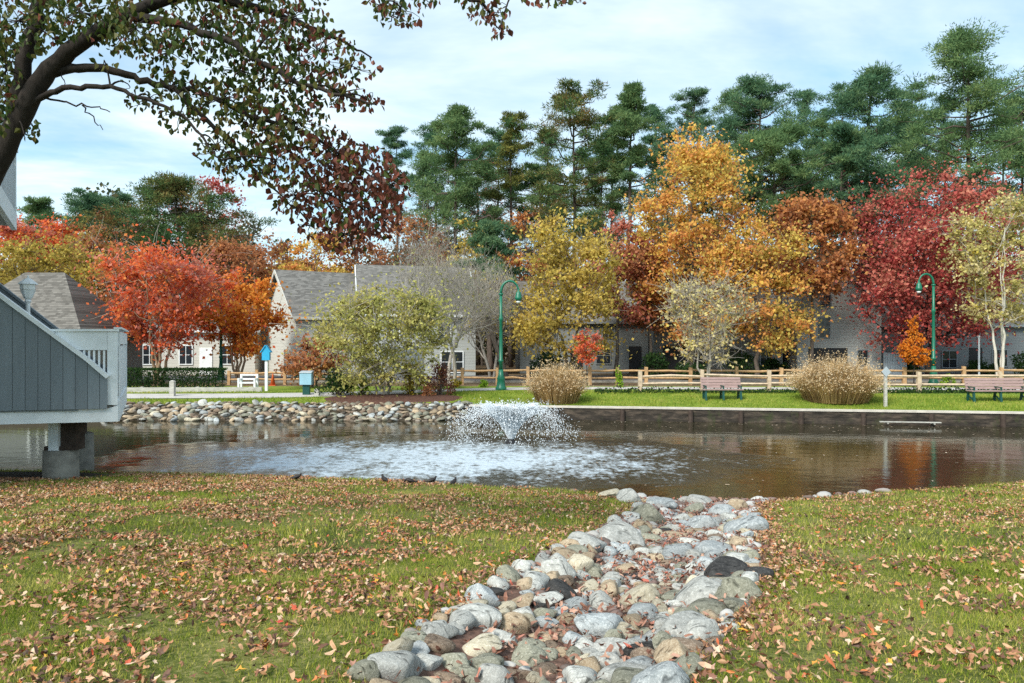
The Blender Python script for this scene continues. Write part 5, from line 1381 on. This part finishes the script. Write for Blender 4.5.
# ------------------------------------------------------------------ split rail fences
def fence(label, posts, d0, d1, mat, hp=1.1, seed=0, zr=(0.42, 0.85)):
    r_ = np.random.default_rng(seed); n = len(posts); pts = []
    for k, px in enumerate(posts):
        d = d0 + (d1 - d0) * k / max(n - 1, 1); x = (px - CX) / F * d; pts.append(np.array([x, d, float(ground_z(x, d))]))
    c = sum(pts) / n; root = thing('split_rail_fence', label, 'fence', c)
    for p in pts:
        m_ = MB(); h = hp + r_.uniform(-.06, .08); w = r_.uniform(.085, .105); tl = r_.normal(0, .02)
        m_.hexa([p + (-w, -w, -.15), p + (w, -w, -.15), p + (w, w, -.15), p + (-w, w, -.15)], [p + (-w * .9 + tl, -w * .9, h), p + (w * .9 + tl, -w * .9, h - .03), p + (w * .9 + tl, w * .9, h - .03), p + (-w * .9 + tl, w * .9, h)])
        m_.build('post', M[mat], root)
    for a, b in zip(pts[:-1], pts[1:]):
        for z in zr:
            m_ = MB(); dz = r_.normal(0, .025, 2); mid = (a + b) / 2 + (0, -.02, z + r_.normal(0, .025))
            m_.tube([a + (0, -.01, z + dz[0]), mid, b + (0, -.01, z + dz[1])], [.055, .075, .055], 5); m_.build('rail', M[mat], root)


fence('pale near split rail fence along the right shore path, behind the benches', [640, 702, 769, 843, 919, 1000, 1082], 38.2, 37.2, 'fence_pale', 1.1, 1)
fence('orange brown far split rail fence beyond the path, centre to right', [440, 462, 497, 528, 560, 590, 617, 646, 690, 737, 781, 822, 866, 904, 964, 1001, 1040, 1080], 44.5, 44.0, 'fence_wood', 1.08, 2)
fence('short brown split rail fence on the left between hedge and willow', [229, 257, 285, 314, 340], 44.5, 44.2, 'fence_wood', 0.9, 3, (0.32, 0.68))

# low grey timber guard in front of the hedge
gr = thing('timber_guard_rail', 'low silvered timber guard rail in front of the hedge', 'guard rail', (P(185, 0, 37.8)[0], 37.8, PLAT))
m_ = MB(); a = P(105, 0, 37.8); b_ = P(262, 0, 38.2); m_.beam((a[0], 37.8, .95), (b_[0], 38.2, .95), .18, .26); m_.build('rail', M['old_wood'], gr)
for px in (140, 196, 250):
    x = P(px, 0, 38.0)[0]; m_ = MB(); m_.box((x - .08, 38.13, PLAT - .1), (x + .08, 38.29, PLAT + .26)); m_.build('post', M['old_wood'], gr)
def bollard(px, d, h, label):
    x = P(px, 0, d)[0]; z = float(ground_z(x, d)); o = thing('timber_post', label, 'post', (x, d, z))
    m_ = MB(); m_.box((x - .11, d - .11, z - .1), (x + .11, d + .11, z + h - .06)); m_.build('shaft', M['old_wood'], o)
    m_ = MB(); m_.hexa([(x - .125, d - .125, z + h - .058), (x + .125, d - .125, z + h - .058), (x + .125, d + .125, z + h - .058), (x - .125, d + .125, z + h - .058)], [(x - .04, d - .04, z + h), (x + .04, d - .04, z + h), (x + .04, d + .04, z + h), (x - .04, d + .04, z + h)]); m_.build('cap', M['old_wood'], o)
bollard(172.5, 36.0, .78, 'square silvered timber post on the grass before the hedge')
bollard(317, 36.3, .35, 'stubby timber post right of the pale blue box')

# white bench by the hedge end
x, d = P(246, 0, 38.6)[0], 38.9; wb = thing('white_bench', 'white painted open frame bench at the right end of the hedge', 'bench', (x, d, PLAT))
for sx in (-.42, .42):
    m_ = MB(); m_.box((x + sx - .05, d - .25, PLAT), (x + sx + .05, d - .15, PLAT + .62)); m_.box((x + sx - .05, d + .15, PLAT), (x + sx + .05, d + .25, PLAT + .88)); m_.box((x + sx - .052, d - .27, PLAT + .6), (x + sx + .052, d + .148, PLAT + .67)); m_.build('leg', M['white_paint'], wb)
m_ = MB(); m_.box((x - .368, d - .25, PLAT + .4), (x + .368, d + .148, PLAT + .46)); m_.build('seat', M['white_paint'], wb)
m_ = MB()
for z in (.58, .8): m_.box((x - .368, d + .16, PLAT + z), (x + .368, d + .22, PLAT + z + .08))
m_.build('backrest', M['white_paint'], wb)
# blue sign, blue box, hydrant-like marker
x, d = P(266.5, 0, 38.9)[0], 38.9; sg = thing('sign_post', 'bright blue house shaped sign on a white post left of the gabled house', 'sign', (x, d, PLAT))
m_ = MB(); m_.box((x - .07, d - .06, PLAT - .1), (x + .07, d + .06, PLAT + 1.8)); m_.build('post', M['white_paint'], sg)
m_ = MB(); m_.prism([(x - .2, d - .14, PLAT + 1.62), (x + .2, d - .14, PLAT + 1.62), (x + .2, d - .14, PLAT + 2.08), (x, d - .14, PLAT + 2.36), (x - .2, d - .14, PLAT + 2.08)], (0, .2, 0)); so = m_.build('sign_panel', M['bluesign'], sg)
m_ = MB()
for s_ in (-1, 1): m_.beam((x + s_ * .27, d - .04, PLAT + 2.03), (x, d - .04, PLAT + 2.41), .3, .045)
m_.build('roof', M['bluesign'], so)
x, d = P(306.5, 0, 36.6)[0], 36.6; z = float(ground_z(x, d)); bb = thing('dispenser_box', 'pale blue box on a dark post beside the willow bed', 'box', (x, d, z))
m_ = MB(); m_.box((x - .17, d - .1, z - .1), (x + .17, d + .1, z + .52)); m_.build('post', M['bench_green'], bb)
m_ = MB(); m_.box((x - .29, d - .2, z + .52), (x + .29, d + .2, z + 1.1)); m_.build('box', M['bluebox'], bb)
m_ = MB(); m_.hexa([(x - .32, d - .23, z + 1.1), (x + .32, d - .23, z + 1.1), (x + .32, d + .23, z + 1.1), (x - .32, d + .23, z + 1.1)], [(x - .3, d - .2, z + 1.14), (x + .3, d - .2, z + 1.14), (x + .3, d + .2, z + 1.2), (x - .3, d + .2, z + 1.2)]); m_.build('lid', M['signgrey'], bb)
for px, lab in ((275, 'small orange road cone before the brown fence, right of the blue sign'),):
    x, d = P(px, 0, 44)[0], 43.6; c = thing('road_cone', lab, 'cone', (x, d, PLAT)); m_ = MB(); m_.box((x - .2, d - .2, PLAT), (x + .2, d + .2, PLAT + .04)); m_.build('base', M['orange_cone'], c); m_ = MB(); m_.lathe((x, d, PLAT + .042), [(.15, 0), (.04, .62), (0.03, .66)], 12); m_.build('cone', M['orange_cone'], c, True)
# small grey sign at the water's edge
x, d = P(886, 0, 31.9)[0], 31.95; z = float(ground_z(x, d)); s2 = thing('sign_post', 'small blank grey diamond sign on a timber post right of the large grass clump', 'sign', (x, d, z))
m_ = MB(); m_.box((x - .06, d - .05, z - .2), (x + .06, d + .05, z + 1.6)); m_.build('post', M['old_wood'], s2)
m_ = MB(); m_.prism([(x - .2, d - .08, z + 1.5), (x, d - .08, z + 1.28), (x + .2, d - .08, z + 1.5), (x, d - .08, z + 1.74)], (0, .028, 0)); m_.build('sign_plate', M['signgrey'], s2)

# ------------------------------------------------------------------ benches
def bench(label, px0, px1, d):
    x0, x1 = P(px0, 0, d)[0], P(px1, 0, d)[0]; x = (x0 + x1) / 2; z = float(ground_z(x, d)); root = thing('park_bench', label, 'bench', (x, d, z), 'park benches on the far shore')
    for k, xx in enumerate((x0 + .12, x, x1 - .12)):
        m_ = MB()
        m_.beam((xx, d - .26, z - .02), (xx, d - .2, z + .45), .07, .09, (1, 0, 0)); m_.beam((xx, d + .24, z - .02), (xx, d + .16, z + .45), .07, .09, (1, 0, 0))
        m_.box((xx - .036, d - .27, z + .4), (xx + .036, d + .2, z + .46)); m_.beam((xx, d + .17, z + .42), (xx, d + .33, z + .98), .06, .06, (1, 0, 0))
        m_.box((xx - .032, d - .28, z + .62), (xx + .032, d + .2, z + .66)); m_.beam((xx, d - .25, z + .44), (xx, d - .25, z + .63), .06, .05, (1, 0, 0)); m_.beam((xx, d - .24, z + .06), (xx, d + .22, z + .3), .05, .04, (1, 0, 0))
        m_.build('leg', M['bench_green'], root)
    m_ = MB()
    for k in range(4): m_.box((x0, d - .3 + k * .12, z + .462), (x1, d - .195 + k * .12, z + .5))
    m_.build('seat', M['bench_wood'], root)
    m_ = MB()
    for k in range(4):
        zz = .56 + k * .125; yy = .165 + (zz - .5) * .3; m_.obox((x, d + yy, z + zz + .04), (1, 0, 0), (0, .96, -.27), (0, .27, .96), (x1 - x0) / 2, .02, .056)
    m_.build('backrest', M['bench_wood'], root)
bench('mauve slatted park bench on dark green legs, left of the large grass clump', 702, 742, 34.4)
bench('mauve slatted park bench cut by the right edge of the photo', 968, 1027, 33.0)

# ------------------------------------------------------------------ lamps
def lamp(label, px, d, top, side, arm, group='green lamp posts by the path'):
    x = P(px, 0, d)[0]; z = float(ground_z(x, d)); zt = EYE - (top - CY) / F * d; h = zt - z; root = thing('street_lamp', label, 'street lamp', (x, d, z), group)
    m_ = MB(); m_.lathe((x, d, z), [(.3, -.05), (.3, .12), (.24, .2), (.2, .55), (.23, .62), (.15, .8), (.12, 1.1)], 16); m_.build('base', M['lamp_green'], root, True)
    m_ = MB(); zp = h - arm * .75
    m_.lathe((x, d, z), [(.11, 1.1), (.105, 1.5), (.14, 1.53), (.14, 1.6), (.1, 1.65), (.085, zp * .72), (.12, zp * .73), (.12, zp * .75), (.08, zp * .77), (.075, zp)], 14); m_.build('pole', M['lamp_green'], root, True)
    m_ = MB(); t = np.linspace(0, math.pi * 0.93, 14); ra = arm / 2
    pts = np.stack([x + side * (ra - ra * np.cos(t)), np.full(14, d), z + zp + (h - zp) * np.sin(t) ** .8], -1); m_.tube(pts, np.linspace(.075, .05, 14), 8)
    m_.lathe((x, d, z + zp), [(.1, -.05), (.13, 0), (.1, .06)], 12); m_.build('arm', M['lamp_green'], root, True)
    e = pts[-1]; m_ = MB(); m_.lathe((e[0], e[1], e[2] - .62), [(.0, 0.05), (.14, .06), (.2, .2), (.19, .24), (.15, .4), (.12, .52), (.06, .58), (.05, .72)], 14); l_ = m_.build('lantern', M['lamp_green'], root, True)
    m_ = MB(); m_.lathe((e[0], e[1], e[2] - .7), [(.02, 0), (.1, .03), (.13, .1), (.12, .13)], 12); m_.build('bulb_glass', M['lampglass'], l_, True)
lamp('tall green gooseneck lamp post left of centre, its arm curving right', 501, 39.6, 281, 1, .95)
lamp('tall green gooseneck lamp post on the right, its arm curving left', 933.5, 45.0, 274, -1, .9)
lamp('green lamp post standing behind the hedge, head hidden in the red tree', 221, 49.0, 300, -1, .9)

# ------------------------------------------------------------------ deck and stair on the left
C0 = np.array([-8.79, 16.5]); U = np.array([-.94, -.34]); VV = np.array([-.44, .898])
def fr(px, py, b=0.0):
    s_ = (px - CX) / F; o = C0 + VV * b; a_ = (s_ * o[1] - o[0]) / (U[0] - s_ * U[1]); q_ = o + U * a_
    return np.array([q_[0], q_[1], EYE - (py - CY) / F * q_[1]])
V3 = np.array([VV[0], VV[1], 0]); U3 = np.array([U[0], U[1], 0])
dk = thing('deck', 'grey boarded deck and stair with white railings at the left water edge', 'deck', (C0[0] - 1.5, C0[1] + 1, 0.3))
def panel(name, poly, mat, b=0.0, th=0.06, parent=dk):
    q_ = [fr(px, py, b) for px, py in poly]
    # local x runs along the boards' row, so the seams repeat along the face
    o = bpy.data.objects.new(name, None); pts = np.array(q_)
    m_ = MB(); m_.prism(q_[::-1], V3 * th)
    Vn = np.concatenate(m_.V); ang = math.atan2(U[1], U[0]) + math.pi
    bpy.data.objects.remove(o)
    ob = m_.build(name, M[mat], parent)
    ca, sa = math.cos(ang), math.sin(ang); me = ob.data
    co = np.zeros(len(me.vertices) * 3); me.vertices.foreach_get('co', co); co = co.reshape(-1, 3)
    co2 = co.copy(); co2[:, 0] = ca * co[:, 0] + sa * co[:, 1]; co2[:, 1] = -sa * co[:, 0] + ca * co[:, 1]
    me.vertices.foreach_set('co', co2.ravel()); ob.rotation_euler = (0, 0, ang); me.update()
    return ob
lo = lambda px: 409 + (px < 0) * 0
panel('stair_panel', [(-160, 178), (0, 298), (48, 333), (87, 361.5), (107, 379), (107, 408.5), (0, 411), (-160, 415)], 'grey_board', -0.07, .055)
m_ = MB(); pts = [fr(px, py, -0.05) for px, py in ((-160, 175), (0, 295), (48, 330.5), (87, 359), (108, 377))]
for a, b_ in zip(pts[:-1], pts[1:]): m_.beam(a, b_, .15, .085)
m_.build('stair_cap', M['white_paint'], dk)
panel('far_stair_panel', [(-160, 162), (0, 286), (59, 331), (112, 372), (112, 396), (-160, 396)], 'grey_trim', 1.25, .06)
m_ = MB(); m_.beam(fr(-160, 161, 1.28), fr(60, 331, 1.28), .12, .05); m_.build('far_stair_cap', M['grey_trim'], dk)
panel('front_rail', [(47, 331), (107, 331), (107, 350), (66, 350)], 'white_paint', 0.0, .07)
panel('top_cap', [(46, 329), (119, 329), (119, 331.3), (46, 331.3)], 'white_paint', -0.04, .16)
panel('corner_post', [(107.3, 331.6), (117.6, 331.6), (117.6, 405), (107.3, 405)], 'white_paint', 0.0, .2)
for _k in range(8): panel('baluster', [(68 + 5 * _k, 350.4), (70.2 + 5 * _k, 350.4), (70.2 + 5 * _k, 405), (68 + 5 * _k, 405)], 'white_paint', 0.02, .05)
panel('fascia_board', [(-160, 415), (107, 408.8), (118, 405.4), (118, 421.5), (0, 424.5), (-160, 429)], 'white_paint', 0.012, .09)
panel('ledger_strip', [(-160, 412.6), (78, 409), (78, 411), (-160, 415)], 'grey_trim', -0.03, .04)
# side face running back over the water
n3 = np.array([VV[1], -VV[0], 0.0])
def side(name, b0, b1, z0, z1, mat, off, th):
    a = np.array([*(C0 + VV * b0), z0]) + n3 * off; m_ = MB(); L = b1 - b0
    m_.hexa([a, a + V3 * L, a + V3 * L - n3 * th, a - n3 * th], [p + np.array([0, 0, z1 - z0]) for p in (a, a + V3 * L, a + V3 * L - n3 * th, a - n3 * th)])
    return m_.build(name, M[mat], dk)
zt = fr(117, 331, 0)[2]; zb_ = fr(117, 421.5, 0)[2]
side('side_boards', .2, 6, zb_ + .52, zt - .34, 'white_board', 0.0, .05); side('side_rail', .2, 6, zt - .3, zt - .01, 'white_paint', 0.03, .09); side('side_cap', -.05, 6.05, zt + .045, zt + .085, 'white_paint', 0.07, .16)
side('side_beam', .1, 6, zb_, zb_ + .46, 'white_paint', 0.02, .1); side('side_frame', .2, .34, zb_ + .46, zt - .3, 'white_paint', 0.025, .1); side('side_frame', 5.8, 6, zb_ + .46, zt - .3, 'white_paint', 0.025, .1)
m_ = MB(); f0 = np.array([*C0, zb_ + .3]) + V3 * .15 + U3 * .12
m_.hexa([f0, f0 + U3 * 7, f0 + U3 * 7 + V3 * 5.8, f0 + V3 * 5.8], [p + np.array([0, 0, .1]) for p in (f0, f0 + U3 * 7, f0 + U3 * 7 + V3 * 5.8, f0 + V3 * 5.8)]); m_.build('deck_floor', M['old_wood'], dk)
def pier(px, d, w, top, bot, name='pier'):
    x = P(px, 0, d)[0]; r = w / 2 / F * d; z1 = EYE - (top - CY) / F * d; m_ = MB(); m_.lathe((x, d, 0), [(r, -.6), (r * 1.01, .4), (r * .98, z1 - .02), (r * .9, z1)], 28); m_.build(name, M['concrete'], dk, True)
    return x, d, z1
x, d, z1 = pier(61, 17.0, 32, 449, 482)
m_ = MB(); m_.box((x - .02 - .1, d - .28, z1), (x + .1, d - .1, zb_ + .3)); m_.build('post', M['white_paint'], dk)
m_ = MB(); m_.box((x + .12, d - .2, z1), (x + .46, d + .16, zb_ + .3)); m_.build('post', M['brown_post'], dk)
m_ = MB(); m_.box((x - .24, d - .24, z1 - .001), (x + .2, d + .2, z1 + .09)); m_.build('post_base', M['brown_post'], dk)
x, d, z1 = pier(77, 19.6, 30, 433, 472); m_ = MB(); m_.box((x - .17, d - .17, z1), (x + .17, d + .17, zb_ + .3)); m_.build('post', M['brown_post'], dk)
# lantern on the stair
p = fr(28, 303, 0.6); zf = zb_ + .4
ln = thing('post_lantern', 'white post lantern rising behind the grey stair panel', 'lantern', (p[0], p[1], zf)); m_ = MB(); m_.tube([(p[0], p[1], zf), (p[0], p[1], p[2] + .05)], .045, 8); m_.build('post', M['white_paint'], ln)
m_ = MB(); m_.lathe((p[0], p[1], p[2]), [(.05, 0), (.07, .04), (.05, .07), (.09, .12), (.15, .28)], 8); m_.build('lantern_base', M['white_paint'], ln)
m_ = MB(); m_.lathe((p[0], p[1], p[2] + .282), [(.14, 0), (.155, .02), (.16, .12), (.15, .13)], 8); m_.build('lamp_glass', M['lampglass'], ln)
m_ = MB(); m_.lathe((p[0], p[1], p[2] + .413), [(.2, 0), (.17, .04), (.07, .12), (.02, .14), (.025, .18), (.0, .21)], 8); m_.build('lantern_roof', M['white_paint'], ln)
# upper balcony of the building at the left
M['grey_light'] = boardmat('pale blue grey boards', (0.42, 0.46, 0.48), 0.3, 1, 0.07, 0.12)
B0 = np.array([-9.35, 13.0]); BV = np.array([-3.42, 6.0]); BL = np.linalg.norm(BV); BV = BV / BL; BU = np.array([-BV[1], BV[0]]); bn = np.array([BV[1], -BV[0], 0])
ap = thing('apartment_building', 'grey boarded upper balcony of the apartment building at the left edge', 'building', (-14.5, 15, 1))
def bside(name, b0, b1, z0, z1, mat, off, th):
    a = np.array([*(B0 + BV * b0), z0]) + bn * off; w = np.array([*BV, 0]) * (b1 - b0); m_ = MB(); q_ = [a, a + w, a + w - bn * th, a - bn * th]; m_.hexa(q_, [p + np.array([0, 0, z1 - z0]) for p in q_]); return m_.build(name, M[mat], ap)
bside('balcony_boards', 0, BL, 6.75, 7.95, 'grey_light', 0, .06); bside('balcony_boards', 0, BL, 8.02, 8.3, 'grey_light', 0, .06); bside('balcony_rail', -.05, BL + .05, 8.302, 8.38, 'white_paint', .06, .18); bside('balcony_beam', -.02, BL + .02, 6.3, 6.74, 'white_paint', .03, .12); bside('balcony_frame', BL - .14, BL, 6.76, 8.3, 'white_paint', .025, .1)
m_ = MB(); a = np.array([*B0, 6.4]) - bn * .1; w = np.array([*BV, 0]) * BL; q_ = [a, a + w, a + w - bn * 4.5, a - bn * 4.5]; m_.hexa(q_, [p + np.array([0, 0, .2]) for p in q_]); m_.build('balcony_floor', M['old_wood'], ap)
m_ = MB(); a = np.array([*(B0 - BV * 1), 0.3]) - bn * 4.5; w = np.array([*BV, 0]) * (BL + 1); q_ = [a, a + w, a + w - bn * 8, a - bn * 8]; m_.hexa(q_, [p + np.array([0, 0, 10.5]) for p in q_]); m_.build('wall', M['side_mid'], ap)
m_ = MB(); m_.hexa([p + np.array([0, 0, 10.502]) + bn * .5 for p in q_], [p + np.array([0, 0, 10.8]) + bn * .5 for p in q_]); m_.build('roof', M['shingle'], ap)

# ------------------------------------------------------------------ fountain
fx, fy = P(511, 0, 25.0)[0], 25.0
fo = thing('fountain', 'floating fountain throwing a bowl of white spray at the pond centre', 'fountain', (fx, fy, 0))
m_ = MB(); m_.lathe((fx, fy, 0), [(.2, -.12), (.24, -.04), (.22, .01), (.18, .04), (.12, .09), (.1, .16), (.05, .17)], 24); m_.build('float', M['black'], fo, True)
wt, nt, out = newmat('spray water'); bs = N(nt, 'ShaderNodeBsdfPrincipled'); bs.inputs['Base Color'].default_value = (.86, .9, .93, 1); bs.inputs['Roughness'].default_value = .25; bs.inputs['Specular IOR Level'].default_value = .6
tr_ = N(nt, 'ShaderNodeBsdfTranslucent'); tr_.inputs[0].default_value = (.9, .93, .95, 1); mx = N(nt, 'ShaderNodeMixShader'); mx.inputs[0].default_value = .4; nt.links.new(bs.outputs[0], mx.inputs[1]); nt.links.new(tr_.outputs[0], mx.inputs[2]); nt.links.new(mx.outputs[0], out.inputs[0])
r_ = np.random.default_rng(8)
OC = np.array([(1, 0, 0), (-1, 0, 0), (0, 1, 0), (0, -1, 0), (0, 0, 1), (0, 0, -1)], float); OT = np.array([(0, 2, 4), (2, 1, 4), (1, 3, 4), (3, 0, 4), (2, 0, 5), (1, 2, 5), (3, 1, 5), (0, 3, 5)])
def ballistic(n, vz, vr, tlo=0, thi=1.0, pw=1.0, sp=.22):
    a = r_.uniform(0, 6.283, n); vz_ = vz * r_.normal(1, .04, n); vr_ = np.abs(r_.normal(vr, vr * sp, n)); T = 2 * vz_ / 9.81; t = T * (tlo + (thi - tlo) * r_.random(n) ** pw)
    rr = .1 + vr_ * t; z = .17 + vz_ * t - 4.9 * t * t; v = np.stack([np.cos(a) * vr_, np.sin(a) * vr_, vz_ - 9.81 * t], -1)
    return np.stack([fx + rr * np.cos(a), fy + rr * np.sin(a), np.maximum(z, .01)], -1), v
def drops(p, v, s, stretch):
    d_ = v / (np.linalg.norm(v, axis=1)[:, None] + 1e-6); a = np.cross(d_, [0.3, .2, .9]); a /= np.linalg.norm(a, axis=1)[:, None]; b = np.cross(d_, a)
    O = p[:, None] + s[:, None, None] * (OC[None, :, 0:1] * a[:, None] + OC[None, :, 1:2] * b[:, None] + OC[None, :, 2:3] * d_[:, None] * stretch)
    return O.reshape(-1, 3), (OT[None] + (np.arange(len(p)) * 6)[:, None, None]).reshape(-1, 3)
p1, v1 = ballistic(16000, 4.45, 1.75, 0.0, .46, 1.1, .1); V1, t1 = drops(p1, v1, r_.uniform(.01, .02, len(p1)), 4.0)
mk('jet', V1, t1, wt, fo)['kind'] = 'stuff'
p1, v1 = ballistic(6800, 4.45, 2.05, 0.36, 1.0, .85, .17); p1 += r_.normal(0, .06, p1.shape); V1, t1 = drops(p1, v1, r_.uniform(.003, .0135, len(p1)), 2.2)
mk('spray', V1, t1, wt, fo)['kind'] = 'stuff'

# ------------------------------------------------------------------ birds
def bird(label, px, py, face, s=1.0, head=0.0, peck=False):
    g_ = G(px, py, 10, 22); x, y, z = g_; root = thing('blackbird', label, 'bird', (x, y, z), 'dark birds on the lawn edge')
    ca, sa = math.cos(face), math.sin(face)
    prof = [(-.2, .085, .012), (-.15, .09, .016), (-.1, .098, .026), (-.05, .105, .046), (0, .115, .055), (.045, .128, .05), (.075, .148, .034)] + ([(.105, .13, .03), (.13, .105, .028), (.15, .085, .018), (.158, .075, .007), (.175, .05, .003)] if peck else [(.085, .172, .028), (.098, .192, .028), (.115, .196, .018), (.125, .195, .007), (.15, .192, .002)])
    m_ = MB(); m_.tube([(x + s * ca * u, y + s * sa * u, z + s * h) for u, h, r in prof], [s * r for u, h, r in prof], 10); m_.build('body', M['bird'], root, True)
    for k in (-1, 1):
        bx, by = x - sa * k * .022 * s, y + ca * k * .022 * s; m_ = MB(); m_.tube([(bx, by, z + .075 * s), (bx - ca * .012 * s, by - sa * .012 * s, z + .04 * s), (bx, by, z + .004)], [.007 * s, .005 * s, .004 * s], 5); m_.tube([(bx - ca * .015 * s, by - sa * .015 * s, z + .006), (bx + ca * .035 * s, by + sa * .035 * s, z + .006)], .004 * s, 4); m_.build('leg', M['bird'], root)
        wx, wy = x - sa * k * .046 * s, y + ca * k * .046 * s; m_ = MB(); m_.tube([(wx + ca * .05 * s, wy + sa * .05 * s, z + .128 * s), (wx, wy, z + .12 * s), (wx - ca * .08 * s, wy - sa * .08 * s, z + .1 * s), (wx - ca * .16 * s + sa * k * .03 * s, wy - sa * .16 * s - ca * k * .03 * s, z + .088 * s)], [.01 * s, .022 * s, .018 * s, .003 * s], 7); m_.build('wing', M['bird'], root, True)
bird('dark bird on the lawn edge well left of the other four', 297, 481, .15, .85)
bird('dark upright bird, leftmost of the four together on the lawn edge', 384, 483, 2.2, .9)
bird('dark bird pecking the lawn edge, second of the four together', 410, 485, 3.1, .9, peck=True)
bird('dark bird leaning forward at the lawn edge, third of the four together', 432, 484.5, .3, .9)
bird('dark upright bird, rightmost of the four together on the lawn edge', 454, 486, 1.2, .9)

# ------------------------------------------------------------------ sky, sun, camera
w = bpy.data.worlds.new('World'); scene.world = w; w.use_nodes = True; nt = w.node_tree; nt.nodes.clear()
SUN_EL, SUN_AZ = R(42), R(-146)      # azimuth clockwise from +Y
sky = N(nt, 'ShaderNodeTexSky', sky_type='NISHITA'); sky.sun_disc = False; sky.sun_elevation = SUN_EL; sky.sun_rotation = SUN_AZ; sky.air_density = 1.0; sky.dust_density = 0.6; sky.ozone_density = 2.0
tc = N(nt, 'ShaderNodeTexCoord'); sp = N(nt, 'ShaderNodeSeparateXYZ'); nt.links.new(tc.outputs['Generated'], sp.inputs[0])
zz = math_(nt, 'MAXIMUM', math_(nt, 'ADD', sp.outputs[2], 0.1), 0.05)
cb = N(nt, 'ShaderNodeCombineXYZ'); nt.links.new(math_(nt, 'DIVIDE', sp.outputs[0], zz), cb.inputs[0]); nt.links.new(math_(nt, 'DIVIDE', sp.outputs[1], zz), cb.inputs[1])
n1 = noise_(nt, 0.75, 7, 0.58, vec=cb.outputs[0], mapscale=(0.6, 1.1, 1), dist=0.5); n2 = noise_(nt, 2.6, 5, 0.6, vec=cb.outputs[0], mapscale=(0.55, 1.2, 1))
cf = math_(nt, 'MULTIPLY_ADD', n2, 0.35, math_(nt, 'MULTIPLY', n1, 0.75))
cover = math_(nt, 'MULTIPLY_ADD', cf, 3.4, -1.28, clamp=True)
cover = math_(nt, 'MULTIPLY_ADD', cover, 0.75, 0.2)
shade = ramp(nt, n1, [(0.36, (3.0, 3.8, 4.4)), (0.6, (5.2, 5.85, 6.05))])
skyc = mixc(nt, 1.0, sky.outputs[0], (0.8, 1.08, 1.05), 'MULTIPLY')
mx = mixc(nt, cover, skyc, shade)
bgd = N(nt, 'ShaderNodeBackground'); bgd.inputs['Strength'].default_value = 0.1; nt.links.new(mx, bgd.inputs['Color'])
wo = N(nt, 'ShaderNodeOutputWorld'); nt.links.new(bgd.outputs[0], wo.inputs[0])
sl = bpy.data.lights.new('sun', 'SUN'); sl.energy = 2.4; sl.angle = R(18); sl.color = (1.0, 0.95, 0.86)
so = bpy.data.objects.new('sun', sl); COL.objects.link(so)
dv = Vector((-math.sin(SUN_AZ) * math.cos(SUN_EL), -math.cos(SUN_AZ) * math.cos(SUN_EL), -math.sin(SUN_EL)))
so.rotation_euler = dv.to_track_quat('-Z', 'Y').to_euler()
cam = bpy.data.cameras.new('camera'); co_ = bpy.data.objects.new('camera', cam); COL.objects.link(co_)
cam.sensor_width = 36.0; cam.lens = 36.0 * F / 1024; cam.clip_end = 6000; cam.clip_start = 0.05
co_.location = (0, 0, EYE); co_.rotation_euler = (R(90), 0, 0); scene.camera = co_
scene.view_settings.view_transform = 'Standard'; scene.view_settings.look = 'None'; scene.view_settings.exposure = 1.14; scene.view_settings.gamma = 1.0
scene.cycles.max_bounces = 6; scene.cycles.diffuse_bounces = 3; scene.cycles.glossy_bounces = 3; scene.cycles.transmission_bounces = 3; scene.cycles.transparent_max_bounces = 4
scene.cycles.use_denoising = False; scene.cycles.denoiser = 'OPENIMAGEDENOISE'; scene.cycles.denoising_prefilter = 'ACCURATE'
